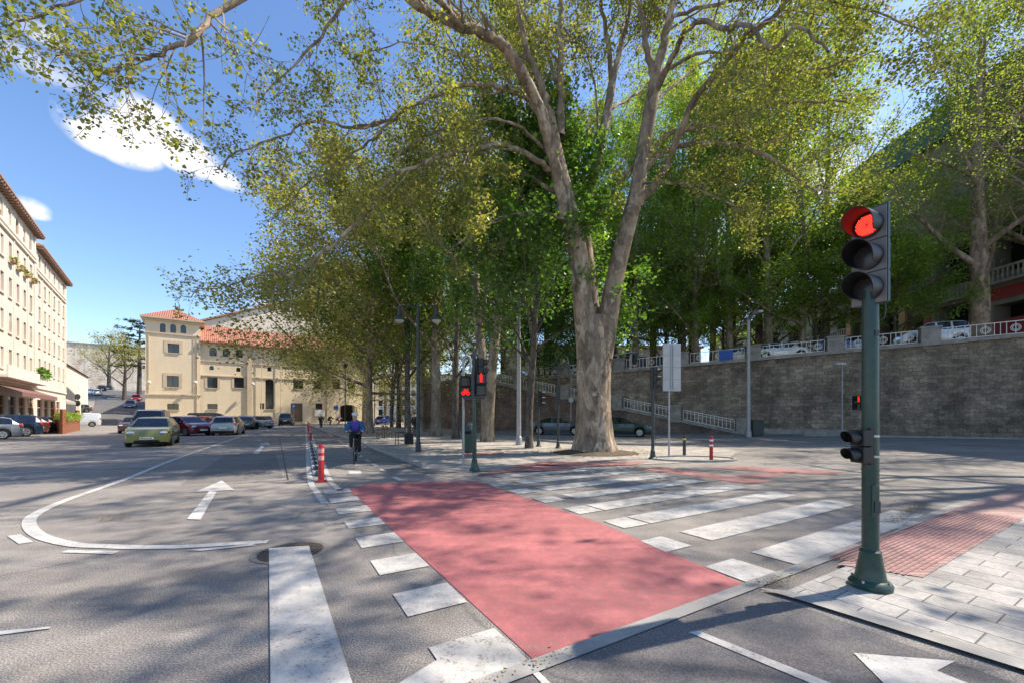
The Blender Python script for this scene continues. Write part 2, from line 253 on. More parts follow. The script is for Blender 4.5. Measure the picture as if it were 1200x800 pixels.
# ---------------------------------------------------------------- mesh builder
class MB:
    def __init__(s): s.v = []; s.f = []
    def add(s, vs, fs):
        o = len(s.v); s.v += [tuple(v) for v in vs]; s.f += [tuple(i + o for i in f) for f in fs]; return s
    def box(s, c, d, rz=0, rx=0, ry=0):
        m = Matrix.Rotation(rz, 3, 'Z') @ Matrix.Rotation(ry, 3, 'Y') @ Matrix.Rotation(rx, 3, 'X'); c = Vector(c)
        vs = [c + m @ Vector((x * d[0] / 2, y * d[1] / 2, z * d[2] / 2)) for x in (-1, 1) for y in (-1, 1) for z in (-1, 1)]
        return s.add(vs, [(0, 1, 3, 2), (4, 6, 7, 5), (0, 4, 5, 1), (2, 3, 7, 6), (0, 2, 6, 4), (1, 5, 7, 3)])
    def bx(s, x0, x1, y0, y1, z0, z1): return s.box(((x0 + x1) / 2, (y0 + y1) / 2, (z0 + z1) / 2), (x1 - x0, y1 - y0, z1 - z0))
    def bar(s, a, b, w, h):
        a, b = Vector(a), Vector(b); d = (b - a); t = d.normalized(); up = Vector((0, 0, 1)) if abs(t.z) < .95 else Vector((0, 1, 0))
        r = t.cross(up).normalized() * w / 2; u = r.cross(t).normalized() * h / 2
        return s.add([a - r - u, a + r - u, a + r + u, a - r + u, b - r - u, b + r - u, b + r + u, b - r + u], [(0, 1, 2, 3), (7, 6, 5, 4), (0, 4, 5, 1), (1, 5, 6, 2), (2, 6, 7, 3), (3, 7, 4, 0)])
    def tube(s, pts, rad, seg=8, cap=True, flat=None):
        P = [Vector(p) for p in pts]; n = len(P)
        if not hasattr(rad, '__len__'): rad = [rad] * n
        t0 = (P[1] - P[0]).normalized(); ref = Vector((0, 0, 1)) if abs(t0.z) < .9 else Vector((1, 0, 0))
        nrm = t0.cross(ref).normalized(); vs = []
        for i in range(n):
            t = (P[min(i + 1, n - 1)] - P[max(i - 1, 0)])
            t = t.normalized() if t.length > 1e-9 else t0
            nrm = (nrm - t * nrm.dot(t)); nrm = nrm.normalized() if nrm.length > 1e-6 else t.orthogonal().normalized()
            b = t.cross(nrm); r = rad[i]
            for k in range(seg):
                a = 2 * math.pi * k / seg; vs.append(P[i] + nrm * (r * math.cos(a)) + b * (r * math.sin(a)))
        fs = [(i * seg + k, i * seg + (k + 1) % seg, (i + 1) * seg + (k + 1) % seg, (i + 1) * seg + k) for i in range(n - 1) for k in range(seg)]
        if cap: fs += [tuple(range(seg - 1, -1, -1)), tuple((n - 1) * seg + k for k in range(seg))]
        return s.add(vs, fs)
    def cyl(s, c, r, h, seg=16, axis='z', r2=None):
        c = Vector(c); a = {'z': Vector((0, 0, 1)), 'x': Vector((1, 0, 0)), 'y': Vector((0, 1, 0))}[axis] if isinstance(axis, str) else Vector(axis).normalized()
        return s.tube([c - a * h / 2, c + a * h / 2], [r, r if r2 is None else r2], seg)
    def lathe(s, prof, c=(0, 0, 0), seg=24):
        c = Vector(c); return s.tube([c + Vector((0, 0, z)) for z, r in prof], [max(r, 1e-4) for z, r in prof], seg)
    def poly(s, pts): return s.add(pts, [tuple(range(len(pts)))])
    def prism(s, pts, z0, z1):
        n = len(pts); vs = [(p[0], p[1], z0) for p in pts] + [(p[0], p[1], z1) for p in pts]
        return s.add(vs, [tuple(range(n - 1, -1, -1)), tuple(range(n, 2 * n))] + [(i, (i + 1) % n, n + (i + 1) % n, n + i) for i in range(n)])
    def sphere(s, c, r, nu=12, nv=8):
        c = Vector(c); rr = (r, r, r) if not hasattr(r, '__len__') else r; vs = [c + Vector((0, 0, rr[2]))]
        for j in range(1, nv):
            th = math.pi * j / nv
            for i in range(nu):
                a = 2 * math.pi * i / nu; vs.append(c + Vector((rr[0] * math.sin(th) * math.cos(a), rr[1] * math.sin(th) * math.sin(a), rr[2] * math.cos(th))))
        vs.append(c - Vector((0, 0, rr[2]))); L = len(vs) - 1
        fs = [(0, 1 + i, 1 + (i + 1) % nu) for i in range(nu)]
        for j in range(nv - 2):
            for i in range(nu):
                a = 1 + j * nu + i; b = 1 + j * nu + (i + 1) % nu; fs.append((a, a + nu, b + nu, b))
        fs += [(L, 1 + (nv - 2) * nu + (i + 1) % nu, 1 + (nv - 2) * nu + i) for i in range(nu)]
        return s.add(vs, fs)
def obj(name, mb, mat, parent=None, smooth=False, label=None, cat=None, group=None, kind=None, world=False, bevel=0):
    me = bpy.data.meshes.new(name)
    off = parent.location if (world and parent is not None) else None
    vs = mb.v if off is None else [(v[0] - off.x, v[1] - off.y, v[2] - off.z) for v in mb.v]
    me.from_pydata(vs, [], mb.f); me.update()
    if smooth:
        me.polygons.foreach_set('use_smooth', [True] * len(me.polygons))
        try: me.set_sharp_from_angle(angle=R(40))
        except Exception: pass
    me.materials.append(M[mat]); o = bpy.data.objects.new(name, me); C.objects.link(o)
    if parent: o.parent = parent
    if bevel:
        b = o.modifiers.new('bevel', 'BEVEL'); b.width = bevel; b.segments = 2; b.limit_method = 'ANGLE'
    tag(o, label, cat, group, kind); return o
def tag(o, label=None, cat=None, group=None, kind=None):
    if label: o['label'] = label
    if cat: o['category'] = cat
    if group: o['group'] = group
    if kind: o['kind'] = kind
    return o
def thing(name, label, cat, loc=(0, 0, 0), rz=0, group=None):
    o = bpy.data.objects.new(name, None); C.objects.link(o); o.location = loc; o.rotation_euler = (0, 0, rz); o.empty_display_size = .2
    return tag(o, label, cat, group)
def dup(root, loc, rz=0, scale=1, label=None, group=None):
    r = root.copy(); C.objects.link(r); r.location = loc; r.rotation_euler = (0, 0, rz); r.scale = (scale,) * 3
    if label: r['label'] = label
    if group: r['group'] = group
    for ch in list(root.children):
        c = ch.copy(); C.objects.link(c); c.parent = r
        for g in ch.children:
            d = g.copy(); C.objects.link(d); d.parent = c
    return r
def catmull(pts, n=6):
    P = [Vector(p) for p in pts]; P = [P[0] * 2 - P[1]] + P + [P[-1] * 2 - P[-2]]; out = []
    for i in range(1, len(P) - 2):
        for k in range(n):
            t = k / n; a, b, c, d = P[i - 1:i + 3]
            out.append(.5 * ((2 * b) + (c - a) * t + (2 * a - 5 * b + 4 * c - d) * t * t + (-a + 3 * b - 3 * c + d) * t ** 3))
    out.append(P[-2]); return out
# ================================================================ GROUND
def flat(name, polys, mat, z, **k):
    mb = MB()
    for p in polys: mb.poly([(q[0], q[1], z) for q in p])
    k.setdefault('kind', 'structure'); return obj(name, mb, mat, **k)
def strip(pts, w):
    P = [Vector((p[0], p[1], 0)) for p in pts]; L, Rr = [], []
    for i, p in enumerate(P):
        t = (P[min(i + 1, len(P) - 1)] - P[max(i - 1, 0)]).normalized(); n = Vector((-t.y, t.x, 0)) * w / 2; L.append(p + n); Rr.append(p - n)
    return [[L[i], L[i + 1], Rr[i + 1], Rr[i]] for i in range(len(P) - 1)]
def gp(*pts): return [G(*p) for p in pts]
# one sheet of ground, rising into a hill at the far left
def hill_z(x, y):
    # along the street that climbs beyond the parked cars
    t = (Vector((x, y, 0)) - Vector((-64, 66, 0)))
    a = t.dot(Vector((-.62, .785, 0)))       # distance up the hill
    s = max(0, a - 1) ; z = 0.0
    if s > 0: z = .145 * s * min(1, s / 14)
    z = min(z, 8.2)
    side = x + 0.9 * (y - 40)                 # keep the flat square flat
    lim = max(0, min(1, (-18 - (x + .35 * y - 0)) / 14 + .2))
    return z * lim
mb = MB(); xs = [-900, -600, -400, -260] + list(range(-200, -20, 4)) + [-20, 0, 20, 60, 150, 400, 900]; ys = [-300, -80, -20, 20, 40] + list(range(48, 180, 4)) + [190, 260, 400, 700, 1500]
for y in ys:
    for x in xs: mb.v.append((x, y, hill_z(x, y)))
nx = len(xs)
mb.f = [(j * nx + i, j * nx + i + 1, (j + 1) * nx + i + 1, (j + 1) * nx + i) for j in range(len(ys) - 1) for i in range(nx - 1)]
obj('ground', mb, 'asphalt', smooth=False, kind='structure')

mb = MB(); rv = []
for i in range(28):
    d_ = 62 + i * 2.0; k = min(1, i / 12)
    for px in (104 + 8 * k, 172 + 2 * k): x, y = (px - 600) / F_PX * d_, d_; mb.v.append((x, y, hill_z(x, y) + .10))
    if i: mb.f.append((2 * i - 2, 2 * i - 1, 2 * i + 1, 2 * i))
obj('hill_road', mb, 'asphalt_hill', kind='structure')
Wd = Vector((.908, -.42, 0)).normalized(); Wn = Vector((Wd.y, -Wd.x, 0))   # wall direction, normal pointing at the camera
if Wn.y > 0: Wn = -Wn
WP = Vector((21.6, 34.6, 0))
def WL(s, n=0, z=0):      # point s metres right along the retaining wall, n metres in front of it
    p = WP + Wd * s + Wn * n; return Vector((p.x, p.y, z))
def wtop(s): return 6.6 + .045 * s

# bike lane surface in the foreground, kerb bands and paved corner
flat('bike_lane', [[UV(-.125, -3.2), UV(-.125, 2.27), UV(-9, 2.27), UV(-9, -3.2)]], 'asphalt_lane', .004)
flat('kerb', [[UV(-.12, -4.2), UV(0, -1.2), UV(0, 4.6), UV(-.12, 4.6), UV(-.125, -1.2)]] + strip([UV(-.25, 4.6), UV(0, 6.5), UV(.05, 9), UV(-.3, 13), UV(-.3, 40)], .12), 'kerb', .012)
tp = [UV(-.30, 2.44), UV(-.30, 3.6), UV(-.15, 5), UV(-.06, 6.5), UV(-.02, 9), UV(-.36, 13), UV(-.36, 40), UV(-20, 40), UV(-20, 3.3), UV(-1.59, 2.62)]
flat('pavement', [tp], 'paving', .024)
flat('kerb', [[UV(-.15, 2.28), UV(-.30, 2.44), UV(-1.59, 2.62), UV(-20, 3.3), UV(-20, 3.14), UV(-1.59, 2.46), UV(-.5, 2.34)]], 'kerb', .028)
trod = [[UV(-.24, 3.55), UV(-.06, 7.3), UV(-.75, 8.6), UV(-.80, 3.85)], [UV(-.06, 7.3), UV(-.1, 12), UV(-.75, 12), UV(-.75, 8.6)]]
flat('tactile_paving', [trod[0], trod[1], [UV(-.95, 8.2), UV(-.95, 12), UV(-1.5, 12), UV(-1.5, 7.9)]], 'paving_red', .031)
# ribs of the tactile strip
mb = MB()
for i in range(15):
    u = -.10 - i * .045
    mb.bar(UV(u, 3.75 if u > -.7 else 4.1, .034), UV(u, 8.0, .034), .016, .008)
obj('tactile_ribs', mb, 'faded_red', kind='structure')
# red cycle crossing
flat('red_crossing', [[UV(0.006, .0), UV(.006, 2.32), UV(2.32, 2.65), UV(6.5, 2.72), UV(6.85, 2.3), UV(7.44, .5), UV(7.1, -.06)]], 'red_paint', .005)
mk = []
for k in range(8):
    u = k * .94; mk.append([UV(u, -.53), UV(u + .46, -.53), UV(u + .46, -.035), UV(u, -.035)])
    if k < 7: mk.append([UV(u - (.0 if k else -.01), 2.36 + .05 * k if k < 2 else 2.72), UV(u + .44, 2.38 + .1 * k if k < 2 else 2.74), UV(u + .44, 2.86 if k < 2 else 3.2), UV(u, 2.86 if k < 2 else 3.2)])
    if k < 8: mk.append([UV(u, 3.15 + (.1 if k < 4 else .3)), UV(u + .46, 3.13 + (.1 if k < 4 else .3)), UV(u + .46, 7.3), UV(u, 7.3)])
mk.append([UV(.02, -1.25), UV(.3, -.53), UV(0.01, -.53)])
flat('zebra_crossing', mk, 'white_paint', .009)
flat('stop_line', [gp((315, 643), (362, 640), (413, 802), (433, 900), (320, 900), (317, 800))], 'white_paint', .0135)
cl = catmull([G(*p) for p in [(282, 511), (215, 534), (150, 560), (80, 585), (44, 601), (34, 613), (46, 627), (80, 637), (120, 640), (200, 641), (314, 634.5)]], 8)
flat('lane_line', strip(cl, .14) + strip([G(330, 498.5), G(282, 511)], .14), 'thin_paint', .009)
flat('dashed_line', [gp((8, 628), (24, 626), (39, 635), (22, 637.5)), gp((80, 644.5), (140, 646), (132, 649.5), (71, 647.5)), gp((216, 645), (236, 645.5), (300, 639), (296, 637.5)), gp((-40, 746), (0, 740), (60, 735), (58, 737), (0, 744.5), (-40, 751))], 'thin_paint', .009)
flat('road_arrow', [gp((219, 608.5), (235, 609), (254, 576), (245, 575.5)), gp((228, 576.5), (260, 563), (275, 574)), gp((296, 531), (303, 531.5), (311, 521), (307, 521)), gp((300, 521.5), (314, 517.5), (317, 521.5))], 'thin_paint', .012)
l1 = catmull([G(*p) for p in [(358.5, 497), (359, 505), (360, 523), (362.5, 557), (371.5, 577), (381, 590)]], 6); l2 = catmull([G(*p) for p in [(364, 503), (366, 512), (371, 527), (379, 544), (387, 563), (399, 574.5)]], 6)
flat('lane_line', strip(l1, .12) + strip(l2, .12), 'white_paint', .009)
dd = []
for a, b in [((382, 505), (390, 511)), ((396, 515), (403, 519.5)), ((405, 521), (412, 526)), ((428.5, 538), (433, 540.5)), ((437, 543), (441.5, 545.8)), ((445, 548.5), (451.5, 552.3)), ((461.5, 558.5), (470, 563)), ((437.5, 523.5), (447, 527.8)), ((418, 531), (424, 534.7))]: dd += strip([G(*a), G(*b)], .12)
dd += [gp((408, 551), (422, 551), (424, 554.5), (409, 555))]
flat('dashed_line', dd, 'white_paint', .009)
flat('lane_line', [gp((806.5, 741.5), (819, 740), (990, 808), (965, 808))] + [gp((618, 783), (625, 782), (650, 806), (640, 808))], 'white_paint', .010)
flat('road_arrow', [gp((1000, 766), (1120, 775.5), (1098, 787), (1145, 806), (1195, 840), (1080, 850), (1040, 806))], 'white_paint', .010)
# parking bay lines by the cars
pb = []
for i in range(7):
    a = UV(14 + i * 5.2, -9.3); b = UV(14 + i * 5.2 + .2, -4.6); pb += strip([a, b], .1)
for i in range(9): pb += strip([G(330 + i * -0, 0 + 0 + 512) + U_ * (i * 2.6), G(330, 512) + U_ * (i * 2.6) + V_ * 1.6], .1)
flat('parking_lines', pb[:7], 'thin_paint', .009)
# island with trees
ISL = [UV(8.9, 2.35), UV(21, 2.75), UV(60, 3.2), UV(130, 3.4), UV(130, 30), UV(60, 17), UV(26, 12.6), UV(15.4, 12.2), UV(12, 15), UV(9.6, 16.6), UV(8.2, 16.4), UV(7.2, 14), UV(6.2, 11.9), UV(6.7, 9), UV(7.7, 5.2), UV(8.0, 2.9)]
flat('island_pavement', [ISL], 'paving_far', .016)
mb = MB(); kb = [UV(9.6, 2.45), UV(21, 2.8), UV(60, 3.25), UV(110, 3.4)]
for a, b in zip(kb, kb[1:]): mb.bar(Vector((a.x, a.y, .06)), Vector((b.x, b.y, .06)), .16, .12)
rb = [UV(110, 29), UV(60, 17.1), UV(26, 12.7), UV(15.4, 12.3), UV(12, 15.1)]
for a, b in zip(rb, rb[1:]): mb.bar(Vector((a.x, a.y, .06)), Vector((b.x, b.y, .06)), .16, .12)
obj('kerb', mb, 'kerb', kind='structure')
gut = [UV(8.3, 2.2), UV(12, 2.2), UV(21, 2.5), UV(60, 2.95)]
flat('gutter', strip(gut, .3), 'kerb_dark', .008)
flat('tactile_paving', [gp((556, 557.5), (600, 553), (668, 551), (676, 547.5), (640, 544), (596, 548)), gp((541, 534.5), (590, 532.5), (590, 530), (541, 531)), gp((600, 545), (640, 541), (760, 541), (745, 544.5), (680, 546.5))], 'faded_red', .022)
flat('red_crossing', [gp((742, 548), (772, 547), (906, 563), (880, 567)), gp((826, 547.5), (868, 545.5), (990, 552.5), (968, 556), (905, 553)), gp((905, 553.5), (935, 553), (890, 561), (862, 557))], 'faded_red', .006)
# refuge kerb ring round the signs
c0 = G(812, 538); ring = [Vector((c0.x + 1.45 * math.cos(a), c0.y + .8 * math.sin(a), 0)) for a in np.linspace(0, 2 * math.pi, 25)]
flat('traffic_island', [ring[:-1]], 'paving_far', .03); mb = MB()
for a, b in zip(ring, ring[1:]): mb.bar(Vector((a.x, a.y, .035)), Vector((b.x, b.y, .035)), .12, .07)
obj('kerb', mb, 'kerb', kind='structure')
# pavement along the foot of the wall
flat('pavement', [[WL(-60, 3), WL(60, 3), WL(60, 0), WL(-60, 0)]], 'paving_far', .02)
mb = MB(); mb.bar(WL(2, 2.95, .06), WL(60, 2.95, .06), .16, .12); obj('kerb', mb, 'kerb', kind='structure')
# lines of the far road
flat('lane_line', strip([WL(-2, 5), WL(60, 5)], .12) + strip([WL(8, 9.5), WL(60, 9.5)], .12), 'thin_paint', .009)
flat('road_patch', [[WL(13, 12), WL(34, 13.5), WL(34, 15.0), WL(13, 13.6)]], 'thin_paint', .007)
# asphalt repair patches and tar seams
flat('road_patch', [[UV(9.5, -3.2), UV(9.4, -1.2), UV(17, -1.3), UV(17, -3.0)], [UV(-.2, -.9), UV(-.2, -.2), UV(-2.4, -.2), UV(-2.4, -.9)]], 'asphalt_patch', .0035)
flat('tar_seam', strip([UV(9, -1.15), UV(9.01, -3)], .02) + strip([UV(9, -1.1), UV(30, -1.0)], .03) + strip(catmull([UV(3.9, 3.2), UV(4.0, 5), UV(3.7, 8), UV(3.9, 14)], 6), .025), 'tar', .0045)
# manhole
mh = G(341, 646); mo = thing('manhole_cover', 'round cast iron manhole cover at the end of the broad white stripe', 'manhole cover', (mh.x, mh.y, 0))
mb = MB()
for r0, r1 in ((.40, .34),):
    for k in range(32):
        a, b = 2 * math.pi * k / 32, 2 * math.pi * (k + 1) / 32; mb.poly([(r0 * math.cos(a), r0 * math.sin(a), .006), (r0 * math.cos(b), r0 * math.sin(b), .006), (r1 * math.cos(b), r1 * math.sin(b), .006), (r1 * math.cos(a), r1 * math.sin(a), .006)])
obj('rim', mb, 'kerb_dark', mo)
mb = MB(); mb.cyl((0, 0, .002), .33, .008, 32)
for k in range(-5, 6):
    w = math.sqrt(max(0, .32 ** 2 - (k * .055) ** 2))
    mb.bar((-w, k * .055, .008), (w, k * .055, .008), .018, .006)
    mb.bar((k * .055, -w, .008), (k * .055, w, .008), .018, .005)
obj('lid', mb, 'manhole', mo)
# rusty-orange stain strips (utility cuts) and leaf litter
def litter(name, label, center_fn, n, size, seed, mat='leaf_litter', **kw):
    rng = np.random.default_rng(seed); pts = np.array([center_fn(rng) for _ in range(n)]); return leaves_mesh(name, pts, size, rng, mat, None, flatten=3.0, **kw)

# ================================================================ TREES
LEAF6 = np.array([(0, 0, 0), (.42, .25, .10), (.30, .72, .06), (0, 1, -.08), (-.30, .72, .06), (-.42, .25, .10)])
LEAF4 = np.array([(0, 0, 0), (.42, .5, .08), (0, 1, -.05), (-.42, .5, .08)])
def leaves_mesh(name, pts, size, rng, mat, parent, quad=False, flatten=.3, droop=.2, **k):
    T = LEAF4 if quad else LEAF6; n = len(pts); K = len(T)
    up = rng.normal(size=(n, 3)); up[:, 2] = np.abs(up[:, 2]) + flatten * 2; up /= np.linalg.norm(up, axis=1)[:, None]
    a = rng.normal(size=(n, 3)); a[:, 2] -= droop; a -= up * (a * up).sum(1)[:, None]; a /= np.linalg.norm(a, axis=1)[:, None]
    b = np.cross(a, up); s = size * (.5 + rng.beta(1.6, 2.6, n) * 1.35)
    V = pts[:, None, :] + s[:, None, None] * (T[None, :, 0:1] * b[:, None, :] + T[None, :, 1:2] * a[:, None, :] + T[None, :, 2:3] * up[:, None, :])
    me = bpy.data.meshes.new(name); me.vertices.add(n * K); me.vertices.foreach_set('co', V.reshape(-1).astype(np.float32))
    me.loops.add(n * K); me.loops.foreach_set('vertex_index', np.arange(n * K, dtype=np.int32)); me.polygons.add(n)
    me.polygons.foreach_set('loop_start', np.arange(0, n * K, K, dtype=np.int32)); me.update(calc_edges=True)
    at = me.attributes.new('tint', 'FLOAT', 'FACE'); at.data.foreach_set('value', rng.beta(2, 2, n).astype(np.float32))
    me.materials.append(M[mat]); o = bpy.data.objects.new(name, me); C.objects.link(o)
    if parent: o.parent = parent
    tag(o, **k) if k else None
    return o
class Tree:
    def __init__(s, seed): s.r = random.Random(seed); s.np = np.random.default_rng(seed); s.mb = MB(); s.lp = []
    def rv(s): return Vector((s.r.gauss(0, 1), s.r.gauss(0, 1), s.r.gauss(0, 1)))
    def path(s, p, d, L, n, wig, bias):
        pts = [Vector(p)]; d = Vector(d).normalized()
        for i in range(n):
            d = (d + s.rv() * wig + bias).normalized(); pts.append(pts[-1] + d * L / n)
        return pts
    def branch(s, pts, r0, r1, level, maxl, nb=(9, 7), cl=(.42, .38), ang=(.7, 1.3), up=.12, leaves=True, start=.25, seg=None):
        n = len(pts) - 1; rad = [r0 + (r1 - r0) * (i / n) ** .8 for i in range(n + 1)]
        s.mb.tube(pts, rad, seg or (10 if r0 > .15 else 6 if r0 > .05 else 4 if r0 > .02 else 3), cap=False)
        L = sum((pts[i + 1] - pts[i]).length for i in range(n))
        if level < maxl:
            k = max(2, int(round(nb[min(level, len(nb) - 1)] * s.r.uniform(.8, 1.2))))
            for j in range(k):
                f = start + (1 - start) * ((j + s.r.random()) / k); x = f * n; i = min(int(x), n - 1); p = pts[i].lerp(pts[i + 1], x - i)
                t = (pts[i + 1] - pts[i]).normalized(); q = s.rv(); q = (q - t * q.dot(t)).normalized(); an = s.r.uniform(*ang)
                d = t * math.cos(an) + q * math.sin(an); ll = cl[min(level, len(cl) - 1)] * s.r.uniform(.7, 1.3) * (1.15 - .5 * f)
                cL = max(.5, ll * (L if level == 0 else L)); cr = max(.006, (rad[i]) * s.r.uniform(.3, .5))
                cr = min(cr, .03 * cL + .006)
                s.branch(s.path(p, d, cL, 4 if level + 1 >= maxl else 6, .16 if level + 1 >= maxl else .15, Vector((0, 0, up if level == 0 else -.02))), cr, .004, level + 1, maxl, nb, cl, ang, up, leaves, .2)
        if leaves and level >= maxl - 1:
            m = 5 if level == maxl else 3
            for j in range(m):
                f = .3 + .7 * (j + s.r.random()) / m if level == maxl else 1 - .25 * s.r.random(); x = f * n; i = min(int(x), n - 1); s.lp.append(pts[i].lerp(pts[i + 1], min(1, x - i)))
    def leaves(s, per, spread, cap=None, keep=.62):
        P = np.array([tuple(p) for p in s.lp]); P = P[s.np.random(len(P)) < keep]; idx = np.repeat(np.arange(len(P)), per)
        if cap and len(idx) > cap: idx = s.np.choice(idx, cap, replace=False)
        return P[idx] + s.np.normal(size=(len(idx), 3)) * spread
def make_tree(name, label, loc, seed, H, tr, bark_, leaf, clear=4.5, spread=5.5, limbs=8, nb=(8, 6), size=.2, per=5, sp=.3, up=.10, lean=(0, 0), forks=1, group=None, cap=60000, nlv=2, quad=True, limb_len=None, tilt=(.5, 1.1)):
    t = Tree(seed); th = thing(name, label, 'tree', loc, 0, group)
    lv = Vector((lean[0], lean[1], 0))
    for fk in range(forks):
        a = fk * 2.4 + seed; off = Vector((math.cos(a), math.sin(a), 0)) * (.16 * (forks > 1))
        n = 12; pts = []
        for i in range(n + 1):
            f = i / n; pts.append(Vector((0, 0, 0)) + off * min(1, f * 3) * (1 + f * H * .45) + lv * (f * H * .9) + Vector((math.sin(f * 5 + seed) * .14, math.cos(f * 4 + seed) * .14, 0)) * (H / 12) * f + Vector((0, 0, f * H * .9)))
        pts[0] = Vector((0, 0, -.05)); r0 = tr * (1 if forks == 1 else .78)
        rad = [r0 * ((1 - i / n) ** .75 * .93 + .05) * (1.12 if i == 0 else 1) for i in range(n + 1)]
        full = catmull(pts, 3); fr = []
        for i in range(len(full)):
            x = i / 3; k = min(int(x), n - 1); fr.append(rad[k] + (rad[min(k + 1, n)] - rad[k]) * (x - k) + (r0 * .22 * math.exp(-i * 1.1)))
        t.mb.tube(full, fr, 12, cap=False)
        for j in range(limbs):
            f = clear / (H * .9) + (1 - clear / (H * .9)) * ((j + .5 * t.r.random()) / limbs); f = min(f, .985); x = f * n; i = min(int(x), n - 1); p = pts[i].lerp(pts[i + 1], x - i)
            az = j * 2.4 + seed * 1.7 + fk * 1.2; til = t.r.uniform(*tilt) * (1.1 - .55 * f); d = Vector((math.cos(az) * math.sin(til), math.sin(az) * math.sin(til), math.cos(til)))
            L = spread * (1.15 - .6 * max(0, (f - .35)) / .65) * t.r.uniform(.85, 1.15)
            t.branch(t.path(p, d, L, 8, .10, Vector((0, 0, up * .5))), max(.035, rad[i] * .48), .012, 0, nlv, nb, (.42, .40), (.6, 1.25), up)
    obj('trunk', t.mb, bark_, th, smooth=True)
    leaves_mesh('crown', t.leaves(per, sp, cap), size, t.np, leaf, th, quad=quad)
    return th
# --- the great plane tree: limbs in view follow the photograph, each at its own distance
def W3(px, py, d): return Vector(((px - 600) / F_PX * d, d, EYE + (HOR - py) / F_PX * d))
BT = G(697, 530); bt = thing('plane_tree', 'giant plane tree with thick forked trunk in the middle of the junction', 'tree', BT, 0, 'trees of the square')
T = Tree(7); Dm = 16.9
def limb(pp, r0, r1, nb=(9, 7), lv=2, start=.3, cl=(.34, .42), up=.06, sg=14, leaves=True, ex=True):
    if not ex: pass
    P = catmull([W3(*p) for p in pp], 5); n = len(P) - 1
    r0 *= .85
    P = [p + T.rv() * (.012 if i in (0, n) else .03) for i, p in enumerate(P)]
    T.branch(P, r0, r1, 0, lv, nb, cl, (.55, 1.2), up, leaves, start, sg)
# trunk: fluted column
def flute(pts, rad, seg=40, amp=.07, ph=0):
    P = [W3(*p) for p in pts]; P = catmull(P, 6); n = len(P); rr = np.interp(np.linspace(0, len(rad) - 1, n), range(len(rad)), rad); vs = []
    for i, p in enumerate(P):
        z = p.z
        for k in range(seg):
            a = 2 * math.pi * k / seg; fl = 1 + amp * math.sin(3 * a + ph + z * .25) + amp * .55 * math.sin(5 * a + 1.3 - z * .5) + .03 * math.sin(11 * a + z * 2.3) + amp * 2.6 * max(0, 1 - z / 1.3) * (abs(math.sin(2.5 * a + .6)) - .3)
            vs.append(p + Vector((math.cos(a), math.sin(a), 0)) * rr[i] * fl)
    T.mb.add(vs, [(i * seg + k, i * seg + (k + 1) % seg, (i + 1) * seg + (k + 1) % seg, (i + 1) * seg + k) for i in range(n - 1) for k in range(seg)])
flute([(698, 533, Dm), (697, 510, Dm), (696, 470, Dm), (696, 430, Dm), (697, 395, Dm), (698, 372, Dm)], [.92, .72, .665, .665, .70, .60])
def stem(pp, rad, seg=18):
    P = catmull([W3(*p) for p in pp], 5); rr = list(np.interp(np.linspace(0, len(rad) - 1, len(P)), range(len(rad)), rad)); T.mb.tube(P, [r * .86 for r in rr], seg, cap=False); return P
L_ = stem([(688, 420, Dm), (685, 370, Dm), (680, 320, 16.8), (672, 270, 16.7), (662, 225, 16.6), (652, 185, 16.4), (646, 155, 16.3), (642, 133, 16.2)], [.50, .50, .47, .43, .38, .36, .33, .30])
M_ = stem([(694, 400, 17.2), (692, 340, 17.4), (687, 290, 17.6), (686, 250, 17.8), (698, 195, 18.0), (712, 130, 18.2), (717, 98, 18.3)], [.40, .36, .30, .26, .25, .22, .20])
R_ = stem([(706, 420, Dm), (713, 370, Dm), (722, 320, Dm), (733, 275, 16.9), (745, 230, 17), (752, 190, 17), (760, 140, 17), (768, 95, 17)], [.48, .48, .42, .39, .36, .34, .32, .30])
limb([(661, 255, 16.6), (652, 200, 16.2), (628, 118, 15.2), (600, 70, 14.4), (585, 50, 14), (555, 36, 13.4), (525, 25, 12.8), (480, -2, 12), (430, -60, 11), (380, -130, 10.4)], .30, .09, (16, 8), start=.35)
limb([(644, 140, 16.2), (634, 100, 16), (625, 80, 15.9), (612, 40, 15.7), (604, 0, 15.5), (590, -60, 15)], .20, .07, (10, 7))
limb([(656, 160, 16.4), (658, 110, 16.5), (656, 60, 16.6), (657, 0, 16.8), (650, -80, 17)], .22, .08, (10, 7))
limb([(650, 170, 16.3), (628, 122, 15.8), (590, 104, 15.2), (550, 99, 14.6), (515, 110, 14), (480, 125, 13.4), (450, 143, 13), (415, 148, 12.6)], .14, .03, (14, 7), start=.2)
limb([(660, 210, 16.5), (635, 192, 16), (605, 175, 15.4), (575, 171, 14.8), (540, 178, 14.2), (510, 186, 13.8), (470, 203, 13.2), (445, 222, 12.8), (432, 248, 12.5)], .15, .03, (14, 7), start=.2)
limb([(664, 235, 16.6), (645, 222, 16.8), (610, 202, 17.2), (570, 197, 17.6), (530, 208, 18), (495, 225, 18.2), (465, 247, 18.4)], .13, .03, (12, 7), start=.2)
limb([(717, 100, 18.3), (712, 50, 18.4), (705, 10, 18.5), (695, -50, 18.6)], .15, .06, (9, 7))
limb([(717, 100, 18.3), (727, 55, 18.3), (738, 15, 18.3), (750, -40, 18.4)], .16, .06, (9, 7))
limb([(768, 98, 17), (758, 60, 17), (751, 10, 17.2), (744, -60, 17.4)], .20, .07, (10, 7))
limb([(768, 98, 17), (778, 50, 16.8), (786, 15, 16.6), (795, -40, 16.2), (800, -110, 15.8)], .25, .08, (10, 7))
limb([(742, 245, 17), (760, 225, 16.6), (778, 200, 16.1), (795, 160, 15.5), (812, 120, 15), (840, 85, 14.4), (875, 45, 13.8), (910, 15, 13.2), (945, -25, 12.6), (1000, -70, 12)], .20, .06, (16, 8), start=.3)
